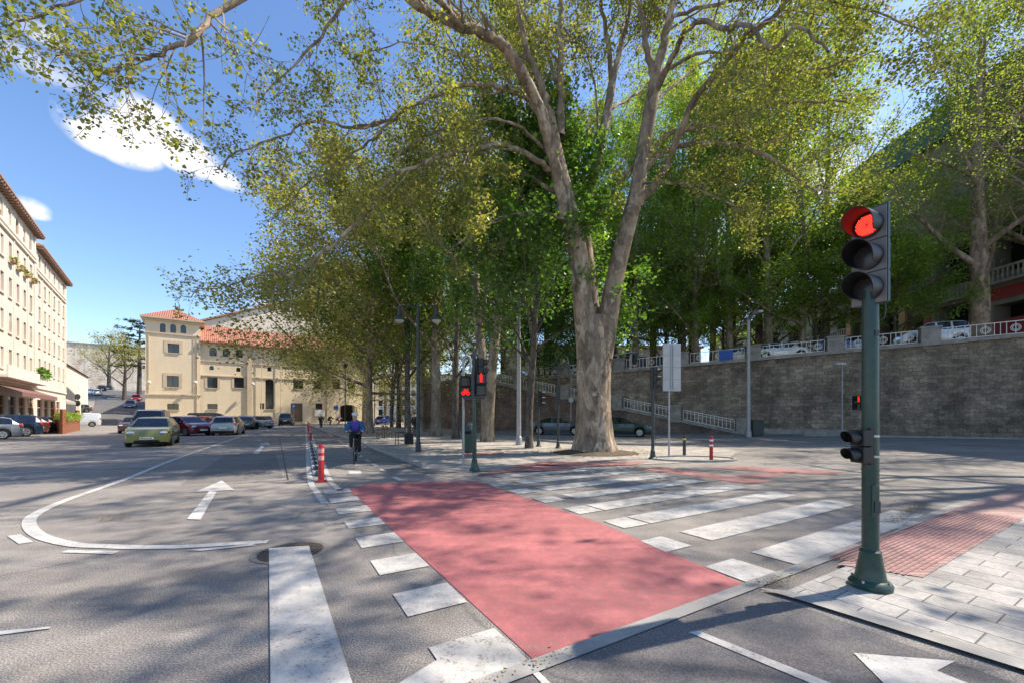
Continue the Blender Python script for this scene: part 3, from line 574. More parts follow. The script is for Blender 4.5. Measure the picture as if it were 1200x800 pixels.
limb([(750, 205, 17), (772, 182, 17), (800, 170, 16.6), (830, 169, 16), (865, 172, 15.4), (900, 184, 14.8), (925, 203, 14.4), (950, 220, 14), (978, 226, 13.8)], .15, .03, (14, 7), start=.25)
limb([(753, 195, 17), (780, 160, 16.8), (820, 148, 16.4), (860, 142, 16), (900, 125, 15.6), (950, 118, 15.2), (1000, 122, 15)], .13, .03, (14, 7), start=.25)
limb([(755, 185, 17), (732, 205, 17.6), (712, 235, 18.2), (700, 255, 18.8)], .12, .05, (5, 5), 2)
limb([(768, 110, 17), (790, 60, 15.5), (815, 28, 14), (850, 35, 12.8), (872, 28, 12), (905, 55, 11.4), (935, 30, 10.8), (970, 60, 10.2)], .14, .03, (14, 7), start=.3)
limb([(725, 60, 18.3), (735, 20, 20), (760, -10, 22), (800, -30, 24)], .12, .04, (10, 7)); limb([(660, 120, 16.4), (640, 60, 18), (610, 10, 20), (570, -40, 22)], .13, .04, (10, 7))
limb([(800, -110, 15.8), (840, -200, 13), (920, -350, 10), (1050, -560, 7), (1150, -900, 5)], .16, .04, (14, 8), start=.2)  # bough added above the frame to dapple the foreground
limb([(950, -30, 12.6), (1050, -160, 10.5), (1180, -330, 8.5), (1350, -600, 6.5)], .10, .03, (12, 8), start=.2)
limb([(650, -80, 17), (620, -300, 11), (560, -600, 8), (480, -1000, 5.5)], .15, .04, (14, 8), start=.3)  # unseen bough, added to shade the ground further left
for pp, r_ in [([(652, 190, 16.4), (610, 150, 15.4), (560, 140, 14.5), (500, 160, 13.8), (455, 190, 13.4)], .08), ([(646, 150, 16.2), (590, 90, 17.5), (530, 60, 18.5), (470, 50, 19.5), (410, 70, 20)], .09),
               ([(668, 260, 16.7), (640, 250, 15.6), (600, 252, 14.8), (560, 270, 14.2), (520, 300, 14)], .07), ([(690, 240, 17.8), (700, 150, 19), (690, 70, 20), (672, 0, 21)], .10),
               ([(760, 130, 17), (800, 90, 18.5), (850, 60, 20), (910, 50, 21), (970, 70, 22)], .10), ([(748, 215, 17), (790, 215, 15.8), (840, 230, 15), (880, 255, 14.6)], .07),
               ([(766, 90, 17), (830, 60, 15.5), (900, 85, 14.4), (960, 80, 13.6), (1030, 60, 13)], .09), ([(785, 20, 16.6), (840, 5, 15), (920, -5, 13.8), (1010, 10, 12.8), (1090, 40, 12.2)], .09), ([(712, 130, 18.2), (745, 110, 20), (790, 70, 22), (830, 30, 24)], .09)]:
    limb(pp, r_, .018, (13, 7), start=.25)
MAIN_LP = T.lp; T.lp = []
# long boughs reaching out over the camera's left
limb([(540, 30, 13), (480, -30, 10.6), (420, -45, 9.2), (350, -30, 8.4), (262, 8, 7.8), (235, 38, 7.5), (205, 58, 7.3), (165, 70, 7.1), (138, 76, 7.0), (112, 92, 6.9)], .12, .012, (26, 6), start=.45, cl=(.13, .5), up=-.05)
limb([(350, -30, 8.4), (250, -55, 7.9), (160, -30, 7.6), (90, 0, 7.4), (30, 25, 7.2), (-25, 35, 7.1)], .06, .012, (18, 6), start=.1, cl=(.15, .5), up=-.05)
limb([(432, 248, 12.5), (402, 278, 12.6), (372, 300, 12.7), (345, 318, 12.8), (300, 322, 13), (272, 334, 13.2), (240, 340, 13.3), (205, 352, 13.4)], .07, .012, (22, 6), start=.1, cl=(.15, .5), up=-.05)
limb([(450, 143, 13), (410, 150, 12), (370, 140, 11.2), (330, 160, 10.6), (290, 175, 10.2), (250, 200, 10)], .06, .012, (20, 7), start=.1, cl=(.22, .45), up=-.04)
limb([(430, -60, 11), (400, 10, 10.6), (370, 50, 10.4), (335, 85, 10.2), (300, 120, 10.1)], .07, .012, (20, 7), start=.1, cl=(.28, .42), up=-.04)
limb([(480, 125, 13.4), (440, 160, 13.4), (400, 190, 13.6), (360, 215, 13.8), (330, 250, 14)], .06, .012, (20, 7), start=.1, cl=(.26, .42), up=-.04)
obj('trunk', T.mb, 'bark_plane', bt, smooth=True, world=True)
NEAR_LP = T.lp; T.lp = MAIN_LP
print('lp', len(MAIN_LP), len(NEAR_LP)); Pm = T.leaves(11, .16, 260000); T.lp = NEAR_LP; Pn = T.leaves(4, .07, 30000)
bl = leaves_mesh('crown', Pm - np.array(tuple(BT)), .080, T.np, 'leaf_plane', bt)
leaves_mesh('low_boughs', Pn - np.array(tuple(BT)), .062, T.np, 'leaf_plane', bt)
print('big tree leafpts', len(T.lp))
# --- the rest
grp = 'trees of the square'
def gl(px, py): p = G(px, py); return (p.x, p.y, 0)
t2 = make_tree('plane_tree', 'tall plane tree with pale peeling trunk right behind the pedestrian signal', gl(571, 517), 3, 23, .44, 'bark_pale', 'leaf_olive', 6, 8.5, 12, (9, 7), .13, 6, .28, lean=(.035, -.02), forks=2, group=grp, quad=True, cap=70000)
ln = make_tree('linden_tree', 'dark forked linden with vivid green crown left of the giant trunk', gl(620, 525), 5, 14.5, .22, 'bark_dark', 'leaf_linden', 3.6, 5.2, 13, (8, 7), .15, 8, .26, forks=2, group=grp, cap=75000)
ln2 = make_tree('linden_tree', 'slim dark linden behind the green litter bin', gl(534, 513.5), 11, 15.5, .25, 'bark_dark', 'leaf_linden', 3.8, 5.6, 12, (8, 7), .16, 7, .28, forks=1, group=grp, cap=70000)
po = make_tree('plane_tree', 'pale thick plane tree trunk between the street lamp and the cycle signal', gl(511, 510), 21, 23, .40, 'bark_pale', 'leaf_olive', 6, 8.8, 12, (9, 7), .15, 6, .32, group=grp, cap=75000)
dup(ln2, gl(478, 510), 1.1, 1.05, 'leaning linden beside the two street chairs', grp)
dup(po, gl(493, 505), 2.2, 1.0, 'plane tree standing just behind the walking person in black', grp)
dup(ln, gl(459, 500), .6, 1.25, 'linden with forked stem furthest left of the dark trunks', grp)
dup(ln2, gl(467, 501), 3.1, 1.15, 'dark upright linden seen left of the pale leaning trunk', grp)
make_tree('plane_tree', 'broad olive crowned plane tree beside the nearest cyclist', gl(433, 507), 23, 20, .34, 'bark_plane', 'leaf_olive', 3.2, 10.8, 26, (13, 9), .17, 10, .5, up=-.04, group=grp, cap=260000, tilt=(.9, 1.45))
dup([o for o in C.objects if o.get('label', '').startswith('broad olive')][0], gl(427, 497), 5.3, 1.15, 'thin plane tree in front of the arched gateway', grp)
dup(t2, gl(560, 500), 2.0, 1.0, 'plane tree on the far side of the square behind the bin', grp)
dup(ln, gl(640, 503), 2.0, 1.2, 'linden in front of the ramp wall above the silver saloon', grp)
dup(ln2, gl(590, 500.5), 2.6, 1.2, 'linden at the foot of the ramp wall behind the grey lamp post', grp)
for px, py, s, lb in [(452, 495, 1.0, 'far plane tree closing the avenue left of centre'), (478, 496, .9, 'far plane tree closing the avenue behind the chairs'), (505, 497, 1.0, 'far plane tree behind the pale thick trunk')]: dup(po, gl(px, py), px, s, lb, grp)
# off to the right: shades the crossing, its crown hangs into the top right
ry = make_tree('plane_tree', 'bright yellow green plane crown hanging in from the upper right edge', (20.5, 12.0, 0), 31, 21, .6, 'bark_warm', 'leaf_yellow', 7.5, 10, 14, (10, 7), .08, 6, .22, up=.08, group=grp, quad=True, cap=50000, tilt=(.7, 1.3))
make_tree('plane_tree', 'thinly leaved shade tree added outside the right edge near the camera', (15.5, 3.0, 0), 37, 21, .42, 'bark_plane', 'leaf_plane', 8, 9.5, 12, (8, 6), .12, 4, .13, up=.1, group=grp, cap=24000, tilt=(.6, 1.2))  # added out of view, kept sparse to throw light dapple on the foreground
dup(ry, (29, 19.5, 0), 2.1, 1.0, 'yellow green plane crown at the right edge behind the traffic light', grp)
# terrace trees above the wall
tg = 'trees on the terrace above the wall'
def tl(s, n): p = WL(s, -n); return (p.x, p.y, wtop(s) - .35)
def s_of(px, n):   # wall coordinate seen at px, n metres behind the wall
    k = (px - 600) / F_PX; b = WL(0, -n); return (k * b.y - b.x) / (Wd.x - k * Wd.y)
te = make_tree('plane_tree', 'reddish brown thick plane trunk above the wall near the white off-roader', tl(s_of(1148, 1.8), 1.8), 41, 26, .62, 'bark_warm', 'leaf_yellow', 4, 8.5, 15, (9, 7), .15, 7, .3, group=tg, cap=85000)
tf = make_tree('plane_tree', 'slender plane tree behind the railing with blue banner', tl(s_of(815, 2), 2), 43, 27, .36, 'bark_pale', 'leaf_green', 2.6, 6.6, 17, (8, 7), .16, 7, .34, group=tg, cap=85000, up=.10, tilt=(.5, 1.1))
te2 = make_tree('plane_tree', 'airy plane tree on the terrace right of the sign plates', tl(s_of(800, 5), 5), 53, 30, .34, 'bark_pale', 'leaf_green', 3, 9.5, 16, (9, 7), .15, 6, .3, group=tg, cap=62000, up=.06, tilt=(.6, 1.2))
tgn = make_tree('maple_tree', 'low dense green maple hanging over the wall beside the traffic light', tl(s_of(1010, 3), 3), 47, 12, .20, 'bark_dark', 'leaf_green', 1.2, 5.8, 16, (9, 7), .16, 9, .30, group=tg, cap=85000)
for px, n, src, rz, sc, lb in [(745, 2, tf, .5, .95, 'thin terrace tree just right of the giant trunk'), (855, 2.5, tf, 1.4, 1.0, 'thin terrace tree above the cream parked car'), (900, 2, tf, 2.6, 1.05, 'pale slim terrace tree behind the grey lamp column'),
                               (940, 3.5, te2, 1.0, .9, 'thick leaning terrace tree left of the traffic light'), (1048, 3.6, tgn, 2.0, .7, 'dense low tree right of the traffic light head'), (1240, 6, te, 2.9, 1.0, 'plane tree by the red clad shopfront at the right edge'),
                               (780, 7, tgn, 4.0, 1.0, 'low maple at the back of the terrace behind the sign plates'), (735, 4.2, tgn, 3.0, .8, 'low green maple above the wall right of the giant trunk'), (795, 4.6, tgn, 1.5, .85, 'low green maple above the wall behind the sign plates'), (848, 4.4, tgn, 4.5, .8, 'low green maple behind the blue banner'), (905, 4.6, tgn, .2, .85, 'low green maple behind the lamp column'), (955, 4.4, tgn, 2.4, .8, 'low green maple left of the traffic light pole'), (675, 4.4, tgn, 5.6, .85, 'low green maple over the ramp left of the giant trunk'), (700, 4, tf, 3.3, 1.1, 'terrace tree half hidden behind the giant trunk'), (640, 5, tf, 5.0, 1.05, 'terrace tree above the silver saloon'),
                               (860, 9, te2, 4.4, .9, 'broad tree at the back of the terrace in the middle'), (720, 9, tgn, 2.2, 1.5, 'tall maple at the back of the terrace right of the giant trunk'), (810, 11, tgn, .4, 1.7, 'tall dense maple at the back behind the thin terrace trees'), (900, 14, tgn, 5.0, 1.5, 'rearmost dense maple left of the traffic light'), (835, 14, te2, 1.9, 1.2, 'tallest tree at the back of the terrace'), (968, 7, te2, 3.6, 1.1, 'great plane tree behind the red lamp'), (765, 8, te2, .4, 1.15, 'great plane tree behind the sign plates'), (890, 6, te2, 5.2, 1.1, 'great plane tree between the lamp column and the traffic light'), (1260, 2.5, te, 5.1, 1.0, 'plane tree above the wall beyond the right edge'), (590, 6, tf, .9, 1.1, 'terrace tree over the top of the ramp')]:
    s = s_of(px, n); dup(src, tl(s, n), rz, sc, lb, tg)
# trees on the hill at the left
hz = lambda x, y: (x, y, hill_z(x, y) - .1)
hp = lambda px, d: ((px - 600) / F_PX * d, d)
ht = make_tree('broadleaf_tree', 'spreading half bare tree before the old stone wall on the hill', hz(*hp(146, 92)), 61, 12.5, .45, 'bark_dark', 'leaf_olive', 3, 7, 10, (8, 6), .22, 2, .4, group='trees on the hill', cap=9000, tilt=(.7, 1.2))
dup(ht, hz(*hp(128, 118)), 2, 1.25, 'paler bare tree rising above the top of the old wall', 'trees on the hill')
# cedar with flat layered boughs
t = Tree(71); cx, cyy = hp(163, 96); cd = thing('cedar_tree', 'dark layered cedar beside the tower of the beige building', 'tree', hz(cx, cyy), 0, 'trees on the hill')
t.mb.tube([(0, 0, 0), (.1, 0, 6), (0, .1, 12), (.2, 0, 18.6)], [.5, .4, .25, .05], 8)
for j in range(26):
    z = 7 + j * .44; az = j * 2.4; L = (1.9 + 3.9 * math.sin(min(1, (19 - z) / 9) * 1.5)) * t.r.uniform(.6, 1.1); p = Vector((0, 0, z)); P = t.path(p, Vector((math.cos(az), math.sin(az), .25)), L, 6, .06, Vector((0, 0, -.03)))
    t.mb.tube(P, [.09 * (1 - i / 7) + .01 for i in range(7)], 4, cap=False)
    for q in P[2:]:
        for k in range(5): t.lp.append(q + Vector((t.r.gauss(0, .5), t.r.gauss(0, .5), t.r.gauss(0, .07))))
obj('trunk', t.mb, 'bark_dark', cd, smooth=True); leaves_mesh('crown', t.leaves(14, .16), .3, t.np, 'leaf_cedar', cd, quad=True, flatten=.9)
# far tree belt beyond the square
for i, (px, d, lb) in enumerate([(470, 92, 'far tree belt plane left, beyond the blue car'), (500, 100, 'far plane tree beyond the leaning trunks'), (530, 95, 'far plane tree seen behind the litter bin'), (440, 110, 'far plane tree right of the arched gateway')]):
    dup(po, (*hp(px, d), 0), i * 1.3, 1.1, lb, 'far trees')
# leaf litter at kerbs (uncountable)
def near_line(a, b, w): return lambda rng: tuple(Vector(a).lerp(Vector(b), rng.random()) + Vector((rng.normal() * w, rng.normal() * w, (.030 if True else 0) + rng.random() * .004)))
litter('leaf_litter', None, near_line(UV(-.06, -1.2), UV(-.06, .3), .03), 90, .016, 1, kind='stuff')
litter('leaf_litter', None, near_line(UV(-.14, 2.35), UV(-.14, 2.9), .05), 90, .018, 2, kind='stuff')
litter('leaf_litter', None, near_line(UV(.12, 6.2), UV(.42, 8.5), .06), 260, .025, 3, kind='stuff')
litter('leaf_litter', None, near_line(G(120, 607), G(148, 606), .12), 150, .02, 6, kind='stuff')
litter('leaf_litter', None, lambda rng: (BT.x + rng.normal() * 1.2, BT.y - .3 + rng.normal() * .9, .05), 900, .06, 4, kind='stuff')
mb = MB(); mb.lathe([(0, 1.75), (.05, 1.4), (.1, .9)], (BT.x, BT.y, .016), 28); obj('soil', mb, 'soil', kind='structure', smooth=True)
# ================================================================ BUILDINGS
def facade(w, h, ops, rev=.22, z0=0.0, topfn=None):
    """wall in local x/z at y=0 (outward -y) with real openings (x0,x1,za,zb[,arch])"""
    mb = MB(); xs = sorted({0, w} | {o[0] for o in ops} | {o[1] for o in ops}); zs = sorted({z0, h} | {o[2] for o in ops} | {o[3] for o in ops})
    for i in range(len(xs) - 1):
        for j in range(len(zs) - 1):
            cx, cz = (xs[i] + xs[i + 1]) / 2, (zs[j] + zs[j + 1]) / 2
            if any(o[0] < cx < o[1] and o[2] < cz < o[3] for o in ops): continue
            mb.add([(xs[i], 0, zs[j]), (xs[i + 1], 0, zs[j]), (xs[i + 1], 0, zs[j + 1]), (xs[i], 0, zs[j + 1])], [(0, 1, 2, 3)])
    for o in ops:
        x0, x1, a, b = o[:4]; arch = len(o) > 4 and o[4]
        mb.add([(x0, 0, a), (x0, rev, a), (x0, rev, b), (x0, 0, b)], [(0, 1, 2, 3)]); mb.add([(x1, 0, a), (x1, rev, a), (x1, rev, b), (x1, 0, b)], [(3, 2, 1, 0)])
        mb.add([(x0, 0, a), (x1, 0, a), (x1, rev, a), (x0, rev, a)], [(0, 1, 2, 3)])
        if not arch: mb.add([(x0, 0, b), (x1, 0, b), (x1, rev, b), (x0, rev, b)], [(3, 2, 1, 0)])
        else:
            rr = (x1 - x0) / 2; ry = rr * arch; cx = (x0 + x1) / 2; n = 12; P = [(cx - rr * math.cos(math.pi * k / n), b - ry + ry * math.sin(math.pi * k / n)) for k in range(n + 1)]
            for k in range(n):
                (xa, za), (xb, zb) = P[k], P[k + 1]
                mb.add([(xa, 0, za), (xb, 0, zb), (xb, 0, b), (xa, 0, b)], [(0, 1, 2, 3)]); mb.add([(xa, 0, za), (xb, 0, zb), (xb, rev, zb), (xa, rev, za)], [(3, 2, 1, 0)])
    return mb
def window(parent, o, frame='win_frame', mull=1, trans=0, depth=.16, sill='trim_beige', surround=None, shut=0, pane='pane', sw=.12):
    x0, x1, a, b = o[:4]; fw = .06; mb = MB(); y = depth
    mb.bx(x0, x0 + fw, y - .04, y + .03, a, b); mb.bx(x1 - fw, x1, y - .04, y + .03, a, b); mb.bx(x0 + fw, x1 - fw, y - .04, y + .03, a, a + fw); mb.bx(x0 + fw, x1 - fw, y - .04, y + .03, b - fw, b)
    for k in range(mull): xm = x0 + (x1 - x0) * (k + 1) / (mull + 1); mb.bx(xm - .03, xm + .03, y - .035, y + .025, a + fw, b - fw)
    for k in range(trans): zm = a + (b - a) * (k + 1) / (trans + 1); mb.bx(x0 + fw, x1 - fw, y - .03, y + .02, zm - .025, zm + .025)
    f = obj('window', mb, frame, parent)
    mb = MB(); mb.bx(x0 + .002, x1 - .002, y + .035, y + .05, a, b); obj('pane', mb, pane, f)
    if sill: mb = MB(); mb.bx(x0 - .12, x1 + .12, -.12, .0, a - .12, a - .003); obj('sill', mb, sill, f)
    if surround:
        mb = MB(); mb.bx(x0 - sw, x0 - .002, -.05, -.002, a, b + sw); mb.bx(x1 + .002, x1 + sw, -.05, -.002, a, b + sw); mb.bx(x0, x1, -.05, -.002, b + .002, b + sw); obj('surround', mb, surround, f)
    if shut: mb = MB(); zc = b - (b - a) * shut; mb.bx(x0 + fw, x1 - fw, y - .08, y - .05, zc, b - .02); obj('shutter', mb, 'shutter', f)
    return f
def hiproof(w, d, z, h, ov, mat, parent, name='roof', fl=0):
    mb = MB(); x0, x1, y0, y1 = -ov, w + ov, -ov, d + ov; rx = min(w, d) / 2 + ov
    r0, r1 = (x0 + rx, (y0 + y1) / 2, z + h), (x1 - rx, (y0 + y1) / 2, z + h)
    mb.add([(x0, y0, z), (x1, y0, z), (x1, y1, z), (x0, y1, z), r0, r1], [(0, 1, 5, 4), (1, 2, 5), (2, 3, 4, 5), (3, 0, 4)])
    r = obj(name, mb, mat, parent); mb = MB(); mb.bx(x0, x1, y0, y1, z - .22, z - .004); obj('eave', mb, 'eave_wood' if fl else 'trim_beige', r); return r
# --- beige seminary-like building with tower
A0 = Vector((-57.5, 64.2, 0)); VV = Vector((.797, .604, 0)); angV = math.atan2(VV.y, VV.x)
def sx(px): k = (px - 600) / F_PX; return (k * A0.y - A0.x) / (VV.x - k * VV.y)
def dz(px, py): return ZA(py, A0.y + VV.y * sx(px))
def op(px0, px1, py0, py1, arch=0): m = (px0 + px1) / 2; return (sx(px0), sx(px1), dz(m, py1), dz(m, py0), arch)
bb = thing('beige_building', 'beige building with square tower and red tiled roofs across the square', 'building', A0, angV)
TW = sx(235); TH = dz(170, 372)
ops_t = [op(187.5, 194, 379, 389.5, 1), op(199.7, 206.3, 380, 390, 1), op(211.7, 218.2, 381, 390.5, 1), op(196.5, 210, 402.5, 413.3), op(195.5, 209.5, 440, 453), op(196, 209.5, 472.5, 479.5)]
obj('tower_wall', facade(TW, TH, ops_t), 'wall_beige', bb)
for i, o in enumerate(ops_t): window(bb, o, 'dark_brown', 1 if i > 2 else 0, 0, surround='trim_beige' if i in (3, 4) else None, sw=.45, sill='trim_beige' if i > 2 else None)
mb = MB(); mb.add([(0, 0, 0), (0, 10, 0), (0, 10, TH), (0, 0, TH)], [(3, 2, 1, 0)]); mb.add([(TW, 0, 8), (TW, 10, 8), (TW, 10, TH), (TW, 0, TH)], [(0, 1, 2, 3)]); mb.add([(0, 10, 0), (TW, 10, 0), (TW, 10, TH), (0, 10, TH)], [(3, 2, 1, 0)]); obj('side_wall', mb, 'wall_beige', bb)
hiproof(TW, 10, TH + .22, 2.6, .6, 'roof_tile', bb)
mb = MB(); mb.cyl((TW / 2, 5, TH + 2.7), .07, 2.4, 6); mb.bx(TW / 2 - .35, TW / 2 + .35, 4.95, 5.05, TH + 3.2, TH + 3.32); obj('finial', mb, 'pole_dark', bb)
WW = sx(430); WH = dz(236, 399.5)
ops_w = [op(245.5, 254, 406.5, 416.5, 1), op(261, 269.5, 408, 417.5, 1), op(276.5, 284.5, 409, 418.5, 1), op(243, 255, 441.5, 454), op(274.5, 286, 442, 454), op(243, 255, 472.7, 479), op(311.2, 321, 444, 479, .6),
         op(344, 355.5, 443, 455), op(368, 377, 444, 455), op(341, 355, 472, 493.5), op(370, 378, 472, 479), op(398, 418.5, 473.5, 493.5, .45), op(390, 399, 444, 455), op(408, 417, 444.5, 455),
         op(245.5, 250.5, 428, 433, 1), op(277, 282, 430, 435, 1), op(313.5, 318.5, 429.5, 434.5, 1), op(305, 310, 472, 479), op(328, 336, 409, 418, 1), op(350, 358, 411, 419, 1), op(372, 380, 413, 421, 1), op(394, 402, 415, 423, 1)]
fw = facade(WW - TW, WH, [(o[0] - TW, o[1] - TW, *o[2:]) for o in ops_w], .3); fw.v = [(v[0] + TW, v[1] + .25, v[2]) for v in fw.v]
obj('wall', fw, 'wall_beige', bb)
for i, o in enumerate(ops_w):
    if i in (9, 11): continue
    o2 = o; w_ = window(bb, o2, 'dark_brown', 1 if i == 6 else 0, 4 if i == 6 else 0, depth=.45, sill='trim_beige' if i in (3, 4, 5, 6, 7, 8, 12, 13) else None, surround='trim_beige' if i in (3, 4) else None, sw=.35)
    for c_ in w_.children:
        if c_.name.startswith(('sill', 'surround')): c_.location.y = .25
o = ops_w[9]; mb = MB(); mb.bx(o[0], o[1], .5, .56, 0, o[3]); obj('door', mb, 'wall_brown', bb)
o = ops_w[11]; mb = MB(); mb.bx(o[0], o[1], 2.2, 2.26, 0, o[3]); g_ = obj('gateway', mb, 'dark_void', bb); mb = MB(); mb.bx(o[1] - .35, o[1] - .1, .3, 2, 0, o[3] - .5); mb.bx(o[0], o[0] + .2, .3, 2, 0, o[3] - .5); obj('door_leaf', mb, 'trim_beige', g_)
mb = MB()
for py in (422, 439): mb.bx(TW + .0, WW, .11, .245, dz(237, py) - .08, dz(237, py) + .08)
for px in (292.5, 385.5): mb.bx(sx(px) - .35, sx(px) + .35, -.05, .10, 0, WH - .1)
mb.bx(TW, WW, -.15, .24, WH - .45, WH - .25)
obj('cornice', mb, 'trim_beige', bb)
mb = MB()
for py in (391.5, 462): mb.bx(-.1, TW + .1, -.14, -.005, dz(200, py) - .1, dz(200, py) + .1)
mb.bx(-.25, TW + .25, -.3, -.005, TH - .35, TH - .01)
for x in (.35, TW - .55, TW - .95): mb.bx(x, x + .12, -.08, -.005, dz(200, 461) + .1, dz(200, 391) - .1)
obj('cornice', mb, 'trim_beige', bb)
mb = MB()
for px in (231, 306.5, 329): mb.cyl((sx(px), -.1 if px > 240 else -.09, WH / 2), .06, WH - .4, 6)
obj('downpipe', mb, 'trim_beige', bb)
RD = 6.5; rz_ = dz(236, 384.5)
mb = MB(); mb.add([(TW, -.55, WH), (WW + .4, -.55, WH), (WW + .4, RD, rz_ + 1.6), (TW, RD, rz_ + 1.6)], [(0, 1, 2, 3)]); mb.add([(TW, -.55, WH - .22), (WW + .4, -.55, WH - .22), (WW + .4, -.55, WH - .005), (TW, -.55, WH - .005)], [(0, 1, 2, 3)])
mb.add([(TW, -.55, WH - .2), (WW + .4, -.55, WH - .2), (WW + .4, .25, WH - .2), (TW, .25, WH - .2)], [(0, 1, 2, 3)])
mb.add([(WW + .4, -.55, WH), (WW + .4, RD, rz_ + 1.6), (WW + .4, RD, 0), (WW + .4, .3, 0)], [(0, 1, 2, 3)])
obj('roof', mb, 'roof_tile', bb)
mb = MB(); mb.add([(WW, .25, 0), (WW, 9, 0), (WW, 9, WH), (WW, .25, WH)], [(0, 1, 2, 3)]); obj('side_wall', mb, 'wall_beige', bb)
# wall lanterns of the beige building
for px, py in ((175, 449), (229, 449), (296, 451)):
    mb = MB(); x, z = sx(px), dz(px, py); mb.tube([(x, .1 if px > 235 else 0, z - .6), (x, -.5, z - .5), (x, -.8, z - .1)], .04, 5); mb.sphere((x, -.8, z + .15), .28, 8, 6); obj('wall_lantern', mb, 'win_white', bb)
mb = MB(); o = (sx(368), sx(381.5), dz(375, 488), dz(375, 479)); nb_ = thing('notice_board', 'framed notice board on the beige wall left of the gateway', 'notice board', A0 + VV * ((o[0] + o[1]) / 2), angV)
w2 = (o[1] - o[0]) / 2; mb.bx(-w2, w2, .1, .16, o[2], o[3]); obj('frame', mb, 'trim_brick', nb_); mb = MB(); mb.bx(-w2 + .12, w2 - .12, .06, .095, o[2] + .12, o[3] - .12); obj('panel', mb, 'plate_white', nb_)
# gabled block behind it
gb = thing('gabled_building', 'plain cream gabled block rising behind the red tiled wing', 'building', A0 + Vector((-VV.y, VV.x, 0)) * 15, angV)
gx0, gx1 = 6.5, 42; mb = MB(); zl, zt_ = 19.5, 27.0
mb.add([(gx0, 0, 0), (gx1, 0, 0), (gx1, 0, 22), ((gx0 + gx1) / 2, 0, zt_), (gx0, 0, zl)], [(0, 1, 2, 3, 4)]); mb.add([(gx0, 0, 0), (gx0, 18, 0), (gx0, 18, zl), (gx0, 0, zl)], [(3, 2, 1, 0)]); mb.add([(gx1, 0, 0), (gx1, 18, 0), (gx1, 18, 22), (gx1, 0, 22)], [(0, 1, 2, 3)])
obj('wall', mb, 'wall_cream', gb); mb = MB(); xm = (gx0 + gx1) / 2
mb.add([(gx0 - .4, -.5, zl), (xm, -.5, zt_ + .1), (xm, 18, zt_ + .1), (gx0 - .4, 18, zl), (gx1 + .4, -.5, 22), (gx1 + .4, 18, 22), (gx0 - .4, -.5, zl + .3), (xm, -.5, zt_ + .45), (gx1 + .4, -.5, 22.3), (gx0 - .4, 18, zl + .3), (xm, 18, zt_ + .45), (gx1 + .4, 18, 22.3)], [(0, 1, 2, 3), (1, 4, 5, 2), (0, 1, 7, 6), (1, 4, 8, 7), (6, 7, 10, 9), (7, 8, 11, 10)]); obj('roof', mb, 'trim_brick', gb)
# --- apartment blocks at the left; local x runs away from the camera
FC = Vector((-58.9, 54, 0)); FW = Vector((.64, -.768, 0)).normalized()
def apartment(name, label, t0, t1, H, floors, cols, hw, hh, groundz, arch_top, mats, seed):
    base = FC + FW * t1; w = t1 - t0; th = thing(name, label, 'building', base, math.atan2(-FW.y, -FW.x)); rg = random.Random(seed); ops = []
    for zi, z in enumerate(floors):
        for c in cols:
            top = arch_top and zi == len(floors) - 1
            ops.append((c - hw / 2, c + hw / 2, z, z + (hh if not top else hh * .95), 1 if top else 0))
    gops = []
    x = .8
    while x < w - 2.5:
        gops.append((x, x + 2.1, .1, 3.2, 0)); x += 3.1
    f = facade(w, H, ops + gops); obj('wall', f, mats[0], th)
    for i, o in enumerate(ops):
        wd_ = window(th, o, mats[1], 1, 0, sill=mats[2], surround=mats[2] if o[4] == 0 else None, sw=.14, shut=rg.choice([0, 0, .35, .6, 1.0]))
    for o in gops:
        mb = MB(); mb.bx(o[0], o[1], .16, .2, 0, o[3]); p = obj('shopfront', mb, 'pane', th); mb = MB(); mb.bx(o[0], o[0] + .1, .08, .155, 0, o[3]); mb.bx(o[1] - .1, o[1], .08, .155, 0, o[3]); mb.bx(o[0] + .1, o[1] - .1, .08, .155, 2.3, 2.42); obj('frame', mb, 'trim_brick', p)
    mb = MB(); D = 13
    mb.add([(0, 0, 0), (0, D, 0), (0, D, H), (0, 0, H)], [(3, 2, 1, 0)]); mb.add([(w, 0, 0), (w, D, 0), (w, D, H), (w, 0, H)], [(0, 1, 2, 3)]); mb.add([(0, D, 0), (w, D, 0), (w, D, H), (0, D, H)], [(3, 2, 1, 0)]); obj('side_wall', mb, 'wall_grey' if False else mats[0], th)
    mb = MB(); mb.add([(-.3, -.65, H), (w + .6, -.65, H), (w + .6, D + 1, H), (-.3, D + 1, H), (2, D / 2, H + 2.3), (w - 4, D / 2, H + 2.3)], [(0, 1, 5, 4), (1, 2, 5), (2, 3, 4, 5), (3, 0, 4)]); r = obj('roof', mb, 'roof_tile', th)
    mb = MB(); mb.bx(-.3, w + .6, -.65, D + 1, H - .16, H - .004)
    k = -.1
    while k < w + .5: mb.bx(k, k + .12, -.6, -.01, H - .38, H - .21); k += .6
    obj('eave', mb, 'eave_wood', r)
    mb = MB(); mb.bx(w - 3, w - 2, 3, 4, H, H + 2.6); mb.bx(w - 3.15, w - 1.85, 2.85, 4.15, H + 2.6, H + 2.8); obj('chimney', mb, 'wall_cream', r)
    mb = MB()
    for z in (4.35, floors[-1] - .75, floors[-1] - .35): mb.bx(0, w, -.16, -.004, z, z + .16)
    for c in [c + .5 * (cols[1] - cols[0]) for c in cols if c + .5 * (cols[1] - cols[0]) < w - .3][::2]: mb.bx(c - .08, c + .08, -.07, -.003, 4.55, floors[-1] - .8)
    mb.bx(w - .5, w - .002, -.1, -.004, 4.55, H - .45); mb.bx(.002, .4, -.1, -.004, 4.55, H - .45)
    obj('cornice', mb, mats[2], th)
    return th
